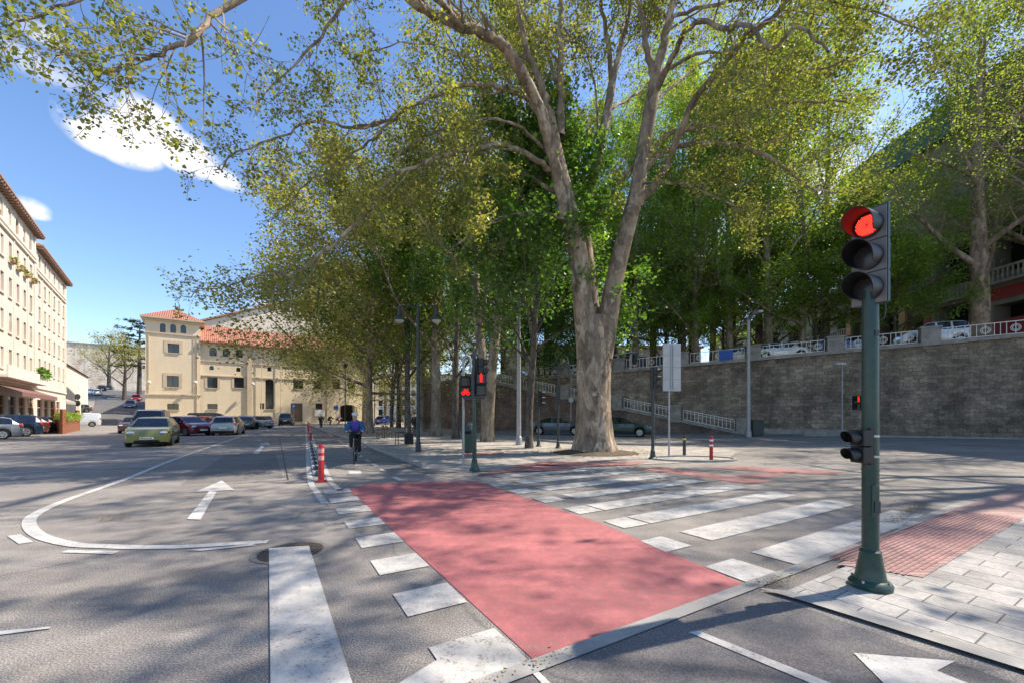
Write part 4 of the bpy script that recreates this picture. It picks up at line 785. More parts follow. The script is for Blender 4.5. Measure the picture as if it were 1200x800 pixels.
# t measured from the far corner towards the camera
a2 = apartment('apartment_block', 'farther pale apartment block with deep brown eaves at the left', 0.0, 15.6, 19.0, [6.0, 8.7, 11.4, 14.1, 16.9], [1.6, 4.1, 6.2, 8.8, 11.4, 14.2], .85, 1.5, 0, False, ('wall_pink', 'win_frame', 'wall_white'), 1)
a1 = apartment('apartment_block', 'nearer cream apartment block with arched attic windows and flower boxes', 15.7, 44, 20.1, [5.5, 8.6, 11.65, 14.7, 17.75], [1.5 + 2.28 * k for k in range(12)], .9, 1.7, 0, True, ('wall_pink', 'win_frame', 'wall_white'), 2)
for o in (26.35 - 1.55, 26.35 - 3.8, 26.35 - 6.1, 26.35 - 8.4): pass
w1 = 44 - 15.7
for k in (8, 9, 10, 11):
    x = 1.5 + 2.28 * k; mb = MB(); mb.bx(x - .5, x + .5, -.38, -.13, 14.66, 14.84); f = obj('flower_box', mb, 'trim_brick', a1); rg = np.random.default_rng(k)
    leaves_mesh('flowers', np.column_stack([rg.uniform(x - .5, x + .5, 60), rg.uniform(-.45, -.12, 60), rg.uniform(14.72, 15.1, 60)]), .22, rg, 'flower', f, quad=True)
# balcony, canopy, awnings
mb = MB(); mb.bx(w1 - 14, w1 - .3, -1.0, -.005, 4.55, 4.75); mb.bx(w1 - 14, w1 - .3, -1.0, -.9, 4.75, 5.5); bal = obj('balcony', mb, 'wall_white', a1)
rg = np.random.default_rng(5); leaves_mesh('balcony_plants', np.column_stack([rg.uniform(w1 - 4, w1 - .6, 500), rg.uniform(-1.15, -.8, 500), rg.uniform(5.2, 6.1, 500)]), .25, rg, 'leaf_linden', bal, quad=True)
mb = MB(); mb.add([(w1 - 14, -.02, 4.1), (w1 - 1, -.02, 4.1), (w1 - 1, -1.7, 3.4), (w1 - 14, -1.7, 3.4), (w1 - 14, -1.7, 3.05), (w1 - 1, -1.7, 3.05)], [(0, 1, 2, 3), (3, 2, 5, 4)]); obj('awning', mb, 'awning_dark', a1)
mb = MB(); mb.add([(2, -.02, 3.9), (9.5, -.02, 3.9), (9.5, -1.9, 3.1), (2, -1.9, 3.1), (2, -1.9, 2.8), (9.5, -1.9, 2.8)], [(0, 1, 2, 3), (3, 2, 5, 4)]); obj('awning', mb, 'awning', a2)
# small building and old wall up the street
def box_b(name, label, pts, z0, z1, mat, roofmat=None, cat='building', rh=.5):
    th = thing(name, label, cat, (pts[0][0], pts[0][1], 0)); mb = MB(); n = len(pts); mb.prism([(p[0] - pts[0][0], p[1] - pts[0][1]) for p in pts], z0, z1); obj('wall', mb, mat, th)
    if roofmat:
        cx = sum(p[0] for p in pts) / n - pts[0][0]; cy_ = sum(p[1] for p in pts) / n - pts[0][1]; mb = MB()
        e = [((p[0] - pts[0][0] - cx) * 1.04 + cx, (p[1] - pts[0][1] - cy_) * 1.04 + cy_, z1 + .01) for p in pts]; mb.add(e + [(cx, cy_, z1 + rh)], [(i, (i + 1) % n, n) for i in range(n)]); obj('roof', mb, roofmat, th)
    return th
p0 = Vector(hp(66, 55)); p1 = Vector(hp(103, 82)); dd_ = (p1 - p0); nn_ = Vector((-dd_.y, dd_.x)).normalized()
box_b('small_building', 'low cream windowless house with red tiled roof up the side street', [p0, p1, p1 + nn_ * 14, p0 + nn_ * 14], -1, ZA(431, 66), 'wall_cream', 'roof_tile', rh=1.0)
ow = thing('old_stone_wall', 'long pale old stone wall closing the street on the hill', 'wall', (*hp(76, 128), 0), R(36))
mb = MB(); zt = ZA(400, 128); mb.bx(0, 62, 0, 2, 0, zt - .4); obj('wall', mb, 'stone_far', ow); mb = MB(); mb.bx(-.3, 62, -.3, 2.3, zt - .39, zt); obj('coping', mb, 'coping', ow)
mb = MB(); mb.bx(-6, -.01, -2, 2, 0, zt - .2); obj('buttress', mb, 'wall_grey', ow)
# ramp of hill road surface
hr = []
for a, b in ((0, 12), (12, 24), (24, 36), (36, 48), (48, 60)): pass
# ================================================================ RETAINING WALL, RAMP, TERRACE
rw = thing('retaining_wall', 'long weathered stone retaining wall below the terrace', 'wall', WL(0), math.atan2(Wd.y, Wd.x))
def bat(n_s):  return n_s
mb = MB(); ss = list(range(-36, 62, 2)); vs = []
for s in ss: vs += [(s, 0, -.2), (s, .35, wtop(s) - .35), (s, 1.0, wtop(s) - .35)]
mb.add(vs, [(3 * i, 3 * i + 3, 3 * i + 4, 3 * i + 1) for i in range(len(ss) - 1)] + [(3 * i + 1, 3 * i + 4, 3 * i + 5, 3 * i + 2) for i in range(len(ss) - 1)]); obj('masonry', mb, 'stone', rw)
mb = MB()
for a, b in zip(ss, ss[1:]): mb.bar((a, .45, wtop(a) - .22), (b, .45, wtop(b) - .22), .62, .25)
obj('coping', mb, 'coping', rw)
# ground of the terrace
mb = MB(); vs = []
for s in ss:
    p, q = WL(s, -.7, wtop(s) - .3), WL(s, -130, wtop(s) + .4); vs += [p, q]
mb.add(vs, [(2 * i, 2 * i + 2, 2 * i + 3, 2 * i + 1) for i in range(len(ss) - 1)]); obj('terrace', mb, 'paving_far', kind='structure')
mb = MB(); mb.add([WL(-36, 0, -.2), WL(-36, -130, -.2), WL(-36, -130, wtop(-36) + .4), WL(-36, -.3, wtop(-36) - .3)], [(0, 1, 2, 3)]); obj('terrace', mb, 'stone', kind='structure')
def rail_panel(parent, a, b, h=.95, ring=True):
    """railing between two points: rails, balusters and scrolled rings"""
    a, b = Vector(a), Vector(b); L = (b - a).length; mb = MB(); t = (b - a) / L; up = Vector((0, 0, 1))
    for z in (.08, h): mb.bar(a + up * z, b + up * z, .05, .05)
    if not ring: mb.bar(a + up * .8 * h, b + up * .8 * h, .035, .035)
    n = max(3, int(L / .3)); k = 0
    while k <= n:
        p = a + t * (L * k / n)
        if ring and k % 5 == 2 and k + 1 <= n:
            c = p + t * (L / n * .5) + up * (h * .52); r_ = .26
            for rr in (.26, .17):
                P = [c + t * (rr * math.cos(q)) + up * (rr * .95 * math.sin(q)) for q in np.linspace(0, 2 * math.pi, 13)]
                for u, v in zip(P, P[1:]): mb.bar(u, v, .035, .035)
            mb.bar(c - up * (h * .44), c + up * (h * .44), .035, .035); k += 2; continue
        mb.bar(p + up * .08, p + up * h, .035, .035); k += 1
    obj('railing_panel', mb, 'rail_white', parent)
# railing on the wall: panels between masonry piers
rt = thing('terrace_railing', 'white scrolled iron railing with stone piers along the wall top', 'railing', WL(0), math.atan2(Wd.y, Wd.x))
s = -35.2
while s < 40:
    z = wtop(s) - .09
    piers = MB(); piers.box((s, .45, z + .5), (1.1, .5, 1.05)); piers.box((s, .45, z + 1.09), (1.25, .62, .12)); obj('pier', piers, 'coping', rt)
    rail_panel(rt, (s + .7, .45, wtop(s + .7) - .09), (s + 5.0, .45, wtop(s + 5) - .09)); s += 5.7
# ramp in front of the wall
rp = thing('ramp', 'sloping stone ramp climbing leftwards against the retaining wall', 'ramp', WL(0), math.atan2(Wd.y, Wd.x))
RS = -2.3  # foot
def rz(s): return max(.0, min(.215 * (RS - s), wtop(s)))
mb = MB(); rs = [RS - 2 * k for k in range(0, 17)]; vs = []
for s in rs: vs += [(s, -2.3, -.1), (s, -2.3, rz(s)), (s, .2, rz(s))]
mb.add(vs, [(3 * i, 3 * i + 1, 3 * i + 4, 3 * i + 3) for i in range(len(rs) - 1)] + [(3 * i + 1, 3 * i + 2, 3 * i + 5, 3 * i + 4) for i in range(len(rs) - 1)])
mb.add([(rs[-1], -2.3, -.1), (rs[-1], .2, -.1), (rs[-1], .2, rz(rs[-1])), (rs[-1], -2.3, rz(rs[-1]))], [(0, 1, 2, 3)])
obj('masonry', mb, 'stone_ramp', rp)
mb = MB()
for a, b in zip(rs, rs[1:]): mb.bar((a, -2.2, rz(a) + .1), (b, -2.2, rz(b) + .1), .4, .2)
obj('coping', mb, 'coping', rp)
rr_ = thing('ramp_railing', 'white iron railing in sloping panels along the ramp', 'railing', WL(0), math.atan2(Wd.y, Wd.x)); s = RS + .2
while s > -28:
    piers = MB(); piers.box((s, -2.2, rz(s) + .55), (.8, .5, 1.3)); piers.box((s, -2.2, rz(s) + 1.255), (.92, .6, .1)); obj('pier', piers, 'coping', rr_); rail_panel(rr_, (s - .5, -2.2, rz(s - .5) + .2), (s - 4.4, -2.2, rz(s - 4.4) + .2), .9, False); s -= 5.0
mb = MB(); mb.bar(WL(-1.2, 1.2, .25), WL(5, 1.2, .25), .4, .4); obj('stone_ledge', mb, 'coping', label='low stone ledge at the foot of the wall by the grey lamp column', cat='ledge')
# building on the terrace: long facade running away from the camera
XB = 41.0
tb = thing('terrace_building', 'tall brown grey building with balconies and red shopfronts on the terrace', 'building', (XB, 50, 0), R(-90))
TZ = 7.2
opsb = []
def tbx(px): return 50 - XB / ((px - 600) / F_PX)      # local x (0 at far end y=50)
for (a, b, z0, z1) in [(1165, 1230, TZ + .2, TZ + 3.6), (1096, 1138, TZ + 1.0, TZ + 4.6), (1066, 1082, TZ + 0.1, TZ + 4.4), (1028, 1056, TZ, TZ + 6.2), (985, 1022, TZ, TZ + 6.4), (1096, 1138, TZ + 6.2, TZ + 10.2), (1166, 1230, TZ + 6.2, TZ + 10.2), (1040, 1082, TZ + 7.6, TZ + 10.8)]:
    opsb.append((max(.3, tbx(a)), tbx(b), z0, z1, 0))
LB = 50 - 18
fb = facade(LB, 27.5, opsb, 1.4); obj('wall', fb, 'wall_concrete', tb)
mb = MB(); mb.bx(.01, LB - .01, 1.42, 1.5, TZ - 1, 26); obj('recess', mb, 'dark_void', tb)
mb = MB(); mb.add([(0, 0, 0), (0, 14, 0), (0, 14, 27.5), (0, 0, 27.5)], [(3, 2, 1, 0)]); mb.add([(LB, 0, 0), (LB, 14, 0), (LB, 14, 27.5), (LB, 0, 27.5)], [(0, 1, 2, 3)]); mb.bx(0, LB, .02, 14, 27.3, 27.5); obj('side_wall', mb, 'wall_brown', tb)
mb = MB(); mb.bx(-.5, LB + .5, -.7, 14, 27.5, 30.5); obj('roof', mb, 'green_roof', tb)
for (a, b, z) in [(1086, 1145, TZ + 4.75), (1040, 1084, TZ + 6.55), (1156, 1235, TZ + 5.2)]:
    x0, x1 = tbx(a), tbx(b); mb = MB(); mb.bx(x0, x1, -.9, -.01, z, z + .22); mb.bx(x0, x1, -.9, -.7, z + 1.15, z + 1.32); k = x0 + .15
    while k < x1 - .1: mb.tube([(k, -.8, z + .22), (k, -.8, z + .5), (k, -.8, z + .75), (k, -.8, z + 1.15)], [.05, .11, .05, .07], 6); k += .34
    obj('balustrade', mb, 'coping', tb)
for (a, b, z0, z1) in [(1160, 1240, TZ + 4.0, TZ + 5.0), (1160, 1240, TZ + .1, TZ + 2.3), (1056, 1066, TZ + 2.2, TZ + 4.3), (1083, 1090, TZ + 2.4, TZ + 4.3)]:
    mb = MB(); mb.bx(tbx(a), tbx(b), -.06, -.01, z0, z1); obj('red_panel', mb, 'red_cladding', tb)
for px in (981, 1024, 1060):
    x = tbx(px) if tbx(px) > .4 else .4; mb = MB(); mb.bx(x - .35, x + .35, -.3, -.02, TZ - .2, TZ + 6.6); obj('pillar', mb, 'trim_brick', tb)
# lower block farther along the terrace
lb = thing('balcony_house', 'lower grey cream house with balustraded balcony behind the terrace trees', 'building', (XB + 1.5, 86, 0), R(-90))
ops = [(x, x + 2.6, z, z + 2.8, 0) for z in (TZ + .6, TZ + 5) for x in (3, 8, 13, 18, 23, 28, 32.5)]
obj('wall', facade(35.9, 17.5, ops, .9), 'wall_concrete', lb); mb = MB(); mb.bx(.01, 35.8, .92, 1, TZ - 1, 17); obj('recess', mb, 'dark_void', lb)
mb = MB(); mb.bx(-.4, 35.9, -.6, 12, 17.5, 17.9); obj('roof', mb, 'coping', lb); mb = MB(); mb.add([(0, 0, 0), (0, 12, 0), (0, 12, 17.5), (0, 0, 17.5)], [(3, 2, 1, 0)]); mb.add([(35.9, 0, 0), (35.9, 12, 0), (35.9, 12, 17.5), (35.9, 0, 17.5)], [(0, 1, 2, 3)]); obj('side_wall', mb, 'wall_concrete', lb)
mb = MB(); mb.bx(1, 35, -1, -.01, TZ + 3.9, TZ + 4.1); mb.bx(1, 35, -1, -.85, TZ + 5, TZ + 5.15); k = 1.2
while k < 34.8: mb.bx(k, k + .14, -.98, -.86, TZ + 4.1, TZ + 5); k += .36
obj('balustrade', mb, 'coping', lb)
# building at the back of the terrace, facing the camera, seen through the trunks
bk = thing('terrace_villa', 'long pale building glimpsed through the trees at the back of the terrace', 'building', (-2, 92, 0), R(4))
ops = [(x, x + 2.0, z, z + 2.6, 0) for z in (TZ + 1, TZ + 5.2) for x in range(3, 44, 4)]
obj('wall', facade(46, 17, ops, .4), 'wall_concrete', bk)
for i, o in enumerate(ops): mb = MB(); mb.bx(o[0], o[1], .3, .36, o[2], o[3]); obj('window', mb, 'pane', bk)
mb = MB(); mb.bx(-.4, 46.4, -.5, 12, 17, 17.5); obj('roof', mb, 'roof_tile', bk); mb = MB(); mb.add([(0, 0, 0), (0, 12, 0), (0, 12, 17), (0, 0, 17)], [(3, 2, 1, 0)]); mb.add([(46, 0, 0), (46, 12, 0), (46, 12, 17), (46, 0, 17)], [(0, 1, 2, 3)]); obj('side_wall', mb, 'wall_cream', bk)
# far avenue building closing the view
fa = thing('far_building', 'pale distant building closing the avenue behind the tree trunks', 'building', (-52, 150, 0), R(2)); ops = [(x, x + 1.6, z, z + 2.2, 0) for z in (1.5, 5, 8.5, 12) for x in range(3, 68, 4)]
obj('wall', facade(70, 16, ops, .3), 'wall_white', fa); mb = MB(); mb.bx(.05, 69.95, .32, .4, 0, 15.9); obj('windows', mb, 'pane', fa); mb = MB(); mb.bx(-.5, 70.5, -.5, 12, 16, 16.6); obj('roof', mb, 'roof_tile', fa)
# ================================================================ TRAFFIC LIGHTS
def pole_mb(h, r=.06, base=True, cap=True):
    mb = MB()
    if base: mb.lathe([(0, r * 2.55), (.035, r * 2.6), (.06, r * 2.3), (.075, r * 1.9), (.10, r * 1.8), (.30, r * 1.28), (.32, r * 1.32), (.335, r * 1.02), (h, r * .98)], seg=28)
    else: mb.lathe([(0, r), (h, r)], seg=16)
    return mb
def lamp_section(parent, c, ang, r=.095, lit=None, visor=.22, plate=None, name='lamp', dots=False, hood_red=False):
    """one round lamp: bezel, lens, half-tube visor; ang = facing direction (world)"""
    f = Vector((math.cos(ang), math.sin(ang), 0)); s_ = Vector((-f.y, f.x, 0)); c = Vector(c)
    mb = MB(); n = 26; a0, a1 = R(-45), R(225); vs = []
    for k in range(n + 1):
        a = a0 + (a1 - a0) * k / n; rd = s_ * math.cos(a) + Vector((0, 0, 1)) * math.sin(a)
        ln = visor * (.42 + .58 * max(0, math.sin((a - a0) / (a1 - a0) * math.pi)) ** .6)
        for rr, ll in ((r * 1.16, 0), (r * 1.2, ln), (r * 1.13, ln), (r * 1.09, 0)): vs.append(c + rd * rr + f * ll)
    mb.add(vs, [(4 * k + j, 4 * k + 4 + j, 4 * k + 4 + (j + 1) % 4, 4 * k + (j + 1) % 4) for k in range(n) for j in range(4)] + [(0, 1, 2, 3), (4 * n + 3, 4 * n + 2, 4 * n + 1, 4 * n)])
    for k in range(24):   # bezel ring
        a, b = 2 * math.pi * k / 24, 2 * math.pi * (k + 1) / 24; q = []
        for ang_, rr in ((a, r * 1.16), (b, r * 1.16), (b, r * .97), (a, r * .97)): q.append(c + (s_ * math.cos(ang_) + Vector((0, 0, 1)) * math.sin(ang_)) * rr + f * .02)
        mb.poly(q); mb.poly([p - f * .02 for p in q[:2]] + [q[1], q[0]])
    o = obj(name, mb, 'sig_black', parent, smooth=True)
    mb = MB(); P = []
    mb.add([c + f * .028] + [c + (s_ * math.cos(2 * math.pi * k / 24) + Vector((0, 0, 1)) * math.sin(2 * math.pi * k / 24)) * r * .985 + f * .008 for k in range(24)], [(0, 1 + k, 1 + (k + 1) % 24) for k in range(24)])
    obj('lens', mb, ('lens_red' if not dots else 'lens_glow') if lit else 'lens_dark', o, smooth=True)
    if dots:
        mb = MB(); rr = r * .93
        g = np.arange(-rr, rr + .001, r * .155)
        for i, x in enumerate(g):
            for z in g:
                xx = x + (.5 * r * .155 if int(round((z + rr) / (r * .155))) % 2 else 0)
                if xx * xx + z * z < rr * rr: mb.cyl(c + s_ * xx + Vector((0, 0, z)) + f * (.022), r * (.055 if lit else .03), .008, 6, f)
        obj('led_dots', mb, 'lens_red_core' if lit else 'sig_plate', o)
    return o
def head(parent, c, ang, n=3, pitch=.285, r=.095, lit=None, w=.30, d=.16, visor=.22, plate='sig_black', name='signal_head', dots=False, bodymat='sig_black'):
    """vertical stack of n lamps, c = bottom centre of the housing front"""
    f = Vector((math.cos(ang), math.sin(ang), 0)); c = Vector(c); H = n * pitch
    mb = MB()
    for i in range(n): mb.box(c + Vector((0, 0, pitch * (i + .5))) - f * (d / 2 + .002), (d, w * .97, pitch * .985), ang)
    hd = obj(name, mb, bodymat, parent, bevel=.012)
    mb = MB()
    for i in range(n): mb.box(c + Vector((0, 0, pitch * (i + .5))) + f * .006, (.012, w, pitch * .97), ang)
    obj('front_plate', mb, plate, parent)
    for i in range(n): lamp_section(parent, c + f * .014 + Vector((0, 0, pitch * (i + .5))), ang, r, lit == i, visor, dots=dots)
    return hd
MP = G(1020, 690); tl_ = thing('traffic_light', 'large dark green traffic light showing red on the near right pavement', 'traffic light', (MP.x, MP.y, .026))
obj('pole', pole_mb(2.62, .061), 'pole_green', tl_, smooth=True)
fa_ = R(205); fv = Vector((math.cos(fa_), math.sin(fa_), 0))
head(tl_, Vector((0, 0, 2.50)) + fv * .02, fa_, 3, .28, .096, 2, .255, .075, .24, 'sig_plate', dots=True)
mb = MB(); sv = Vector((-fv.y, fv.x, 0)); mb.box(Vector((0, 0, 2.93)) + fv * .010 + sv * -.0, (.012, .27, .855), fa_); obj('back_plate', mb, 'pole_green', tl_)
mb = MB(); mb.cyl((0, 0, 2.60), .05, .2, 16); mb.cyl((0, 0, 1.44), .066, .012, 24); mb.cyl((0, 0, 1.04), .066, .012, 24); obj('collar', mb, 'pole_green', tl_, smooth=True)
mb = MB(); mb.box((.0, -.0665, 2.24), (.03, .006, .05)); mb.box((.0, -.071, .72), (.05, .008, .10)); obj('hatch', mb, 'pole_dark', tl_)
mb = MB(); mb.box((-.012, -.064, .78), (.062, .008, .26)); obj('access_door', mb, 'pole_green', tl_, bevel=.003)
mb = MB()
for k in range(4): a = k * math.pi / 2 + .5; mb.cyl((.135 * math.cos(a), .135 * math.sin(a), .062), .011, .03, 6)
obj('anchor_bolts', mb, 'rim', tl_)
mb = MB(); mb.tube(catmull([(.03, -.02, 2.55), (.10, -.03, 2.50), (.09, -.03, 2.38), (.05, -.02, 2.36)], 5), .008, 6); obj('cable', mb, 'sig_black', tl_, smooth=True)
for z in (1.16, 1.34): mb = MB(); mb.cyl((0, 0, z), .0635, .018, 24); obj('strap', mb, 'rim', tl_, smooth=True)
# low repeater head on the left of the pole
ra = R(186); rf = Vector((math.cos(ra), math.sin(ra), 0)); rc_ = Vector((-.115, -.015, 1.10))
mb = MB()
for i in range(2): mb.box(rc_ + Vector((.02, 0, .075 + .15 * i)), (.09, .13, .143), ra)
obj('repeater_head', mb, 'sig_black', tl_, bevel=.008); mb = MB(); mb.box(rc_ + Vector((.075, 0, .15)), (.03, .10, .32)); obj('bracket', mb, 'sig_black', tl_)
for i in range(2): lamp_section(tl_, rc_ + Vector((-.028, 0, .075 + .15 * i)), ra, .05, False, .11, name='repeater_lamp')
# bike signal and pedestrian signal on the island corner
bp = G(543, 545); bs = thing('cycle_signal', 'slim pale grey post with hooped top and red lit cycle signal', 'traffic light', (bp.x, bp.y, .016))
mb = MB(); P = [(0, 0, 0), (0, 0, 3.2)] + [(.11 - .11 * math.cos(a), 0, 3.2 + .16 * math.sin(a)) for a in np.linspace(.2, math.pi, 8)] + [(.22, 0, 2.85)]; mb.tube(P, .036, 10); obj('post', mb, 'pole_grey', bs, smooth=True)
ca = R(-82); cf = Vector((math.cos(ca), math.sin(ca), 0)); cs = Vector((-cf.y, cf.x, 0))
mb = MB()
for z in (2.24, 2.56): mb.box(Vector((.08, -.10, z)), (.14, .34, .31), ca)
hd = obj('signal_head', mb, 'sig_black', bs, bevel=.012)
def glyph(parent, c, f, s, polys, mat, name='symbol'):
    mb = MB()
    for pts in polys:
        q = [Vector(c) + s * x + Vector((0, 0, z)) for x, z in pts]; n = len(q); mb.add(q + [p + f * .006 for p in q], [tuple(range(n)), tuple(n + i for i in range(n))[::-1]] + [(i, (i + 1) % n, n + (i + 1) % n, n + i) for i in range(n)])
    return obj(name, mb, mat, parent)
def circ(cx, cz, r0, r1, n=14): return [[(cx + r0 * math.cos(a), cz + r0 * math.sin(a)), (cx + r0 * math.cos(b), cz + r0 * math.sin(b)), (cx + r1 * math.cos(b), cz + r1 * math.sin(b)), (cx + r1 * math.cos(a), cz + r1 * math.sin(a))] for a, b in ((2 * math.pi * k / n, 2 * math.pi * (k + 1) / n) for k in range(n))]
def ln2d(x0, z0, x1, z1, w): 
    dx, dz_ = x1 - x0, z1 - z0; l = math.hypot(dx, dz_); nx_, nz_ = -dz_ / l * w / 2, dx / l * w / 2; return [(x0 + nx_, z0 + nz_), (x1 + nx_, z1 + nz_), (x1 - nx_, z1 - nz_), (x0 - nx_, z0 - nz_)]
bike = circ(-.072, -.04, .058, .036) + circ(.072, -.04, .058, .036) + [ln2d(-.072, -.04, -.03, .06, .022), ln2d(-.03, .05, .05, .05, .022), ln2d(.072, -.04, .045, .085, .022), ln2d(-.035, .055, .0, -.04, .022), ln2d(0, -.04, .05, .05, .022), ln2d(.04, .085, .08, .085, .02), ln2d(-.055, .08, -.01, .08, .022)]
gc = Vector((.08, -.10, 2.24)) + cf * .074; mb = MB(); mb.box(gc, (.008, .25, .25), ca); obj('display', mb, 'lens_dark', hd); glyph(hd, gc + cf * .006, cf, cs, [[(x * 1.0, z) for x, z in p] for p in bike], 'lens_red')
gc = Vector((.08, -.10, 2.56)) + cf * .074; mb = MB(); mb.box(gc, (.008, .25, .25), ca); obj('display', mb, 'lens_dark', hd)
for z in (2.24, 2.56):
    mb = MB(); c_ = Vector((.08, -.10, z)) + cf * .15; mb.box(c_ + Vector((0, 0, .145)), (.16, .31, .012), ca); mb.box(c_ + cs * .15, (.16, .012, .28), ca); mb.box(c_ - cs * .15, (.16, .012, .28), ca); obj('visor', mb, 'sig_black', hd)
pp_ = G(556, 552); ps = thing('pedestrian_signal', 'dark green post with red lit walking figure at the island corner', 'traffic light', (pp_.x, pp_.y, .016))
obj('pole', pole_mb(2.0, .058), 'pole_green', ps, smooth=True); mb = MB(); mb.cyl((-.01, 0, 2.65), .055, 1.3, 12); mb.bx(-.3, .3, -.03, .03, 1.97, 2.05); obj('mount', mb, 'pole_dark', ps)
def ped_head(parent, c, ang, lit_red=True, hw=.28, n=2, s=1.0):
    f = Vector((math.cos(ang), math.sin(ang), 0)); sd_ = Vector((-f.y, f.x, 0)); c = Vector(c); mb = MB()
    for i in range(n): mb.box(c + Vector((0, 0, .32 * s * (i + .5))), (.14 * s, hw * s, .31 * s), ang)
    hd = obj('signal_head', mb, 'sig_black', parent, bevel=.01)
    man = [[(-.028, .012), (.028, .012), (.034, .07), (.018, .09), (-.018, .09), (-.034, .07)], [(-.026, .012), (-.002, .012), (-.006, -.10), (-.026, -.10)], [(.002, .012), (.026, .012), (.026, -.10), (.006, -.10)], [(x * .02, .115 + z * .02) for x, z in [(math.cos(a), math.sin(a)) for a in np.linspace(0, 2 * math.pi, 9)[:-1]]]]
    for i in range(n):
        gc = c + Vector((0, 0, .32 * s * (i + .5))) + f * .076 * s; mb = MB(); mb.box(gc, (.01, .23 * s, .24 * s), ang); obj('display', mb, 'lens_dark', hd)
        if i == n - 1 and lit_red: glyph(hd, gc + f * .006, f, sd_, [[(x * 1.2 * s, z * 1.05 * s) for x, z in p] for p in man], 'lens_red')
        mb = MB(); c_ = gc + f * .08 * s; mb.box(c_ + Vector((0, 0, .145 * s)), (.15 * s, .27 * s, .01), ang); mb.box(c_ + sd_ * .13 * s + Vector((0, 0, .03)), (.15 * s, .01, .22 * s), ang); mb.box(c_ - sd_ * .13 * s + Vector((0, 0, .03)), (.15 * s, .01, .22 * s), ang); obj('visor', mb, 'sig_black', hd)
    return hd
ped_head(ps, (.19, -.03, 2.06), R(-88))
head(ps, Vector((.2, .06, 2.62)), R(25), 2, .24, .085, None, .27, .14, .18)
# traffic light seen from the side, by the sign plates
q = G(765, 538); sl = thing('traffic_light', 'dark traffic light on flanged post seen from its side beside the grey sign plates', 'traffic light', (q.x, q.y, .016))
obj('pole', pole_mb(3.2, .055), 'pole_dark', sl, smooth=True); head(sl, (.09, .02, 2.42), R(8), 3, .26, .09, None, .27, .12, .2)
# signal behind the linden, signal on mast arm, signal by the wall
q = G(631, 523); s3 = thing('traffic_light', 'black signal on dark post half behind the forked linden trunk', 'traffic light', (q.x, q.y, .016)); obj('pole', pole_mb(3.0, .05), 'pole_dark', s3, smooth=True); head(s3, (.12, 0, 1.95), R(15), 3, .26, .09, None, .27, .12, .2)
q = G(654, 525); s4 = thing('camera_post', 'dark slim post with box cabinet between the linden and the giant trunk', 'post', (q.x, q.y, .016)); obj('pole', pole_mb(3.75, .05), 'pole_dark', s4, smooth=True); mb = MB(); mb.box((0, 0, 2.5), (.2, .16, .9)); mb.box((0, 0, 3.75), (.34, .14, .12)); obj('cabinet', mb, 'pole_dark', s4)
q = G(713, 507); s5 = thing('mast_arm_signal', 'traffic light hanging from a mast arm right of the giant trunk', 'traffic light', (q.x, q.y, .0)); obj('pole', pole_mb(6.9, .09), 'pole_grey', s5, smooth=True); mb = MB(); mb.tube([(0, 0, 6.6), (1.5, 0, 6.9), (2.4, 0, 7.0)], .05, 8); obj('arm', mb, 'pole_grey', s5); head(s5, (2.2, -.1, 5.9), R(100), 3, .3, .1, None, .34, .2, .2)
q = G(1011, 511.5); s6 = thing('pedestrian_signal', 'distant pedestrian signal with red figure standing before the retaining wall', 'traffic light', (q.x, q.y, .0)); obj('pole', pole_mb(3.6, .06), 'pole_dark', s6, smooth=True); mb = MB(); ped_head(s6, (-.42, -.05, 1.9), R(-100), True, .34, 2, 1.6)
mb = MB(); mb.tube([(-.4, 0, 2.4), (0, 0, 2.4)], .03, 6); obj('bracket', mb, 'pole_dark', s6)
# sign plates seen from behind
q = G(784, 536); sp = thing('sign_post', 'grey direction plates seen from behind on a thin grey post', 'sign', (q.x, q.y, .03)); obj('post', pole_mb(4.1, .032, False), 'pole_grey', sp, smooth=True)
for i in range(4): mb = MB(); mb.box((.08, -.055, 2.6 + i * .43), (.66, .03, .42), R(4)); obj('sign_plate', mb, 'plate_grey', sp)
mb = MB(); mb.bx(.02, .05, -.10, -.075, 2.45, 4.08); mb.bx(.10, .13, -.10, -.075, 2.45, 4.08); obj('bracket', mb, 'pole_grey', sp)
# ================================================================ LAMP POSTS
def tube_post(name, label, px, py, h, r, mat='pole_grey', extra=None, group=None):
    q = G(px, py); t = thing(name, label, 'street lamp' if 'lamp' in name else 'post', (q.x, q.y, .016), 0, group); mb = MB(); mb.lathe([(0, r * 1.6), (.4, r * 1.5), (.45, r * 1.1), (h, r * .75)], seg=14); obj('post', mb, mat, t, smooth=True); return t
t = tube_post('street_lamp', 'dark lamp post with two lanterns on short arms left of the signals', 490, 529, 6.2, .075, 'pole_dark')
for s_ in (-1, 1):
    mb = MB(); mb.tube([(0, 0, 6.05), (s_ * .4, 0, 6.15), (s_ * .78, 0, 6.1)], .03, 6); a = obj('arm', mb, 'pole_dark', t)
    mb = MB(); mb.lathe([(5.52, .20), (5.60, .23), (5.68, .17), (5.74, .09), (6.0, .07), (6.12, .03)], (s_ * .78, 0, 0), 14); l_ = obj('lantern', mb, 'pole_dark', t, smooth=True); mb = MB(); mb.lathe([(5.40, .08), (5.45, .16), (5.515, .195)], (s_ * .78, 0, 0), 14); obj('glass', mb, 'plate_grey', l_, smooth=True)
t = tube_post('street_lamp', 'tall pale grey lamp column in front of the ramp wall', 608, 521, 10.5, .11); mb = MB(); mb.tube([(0, 0, 10.4), (1.2, -.6, 10.9), (2.0, -1.0, 10.9)], .04, 6); obj('arm', mb, 'pole_grey', t); mb = MB(); mb.box((2.2, -1.1, 10.88), (.6, .25, .12)); obj('lantern', mb, 'pole_grey', t)
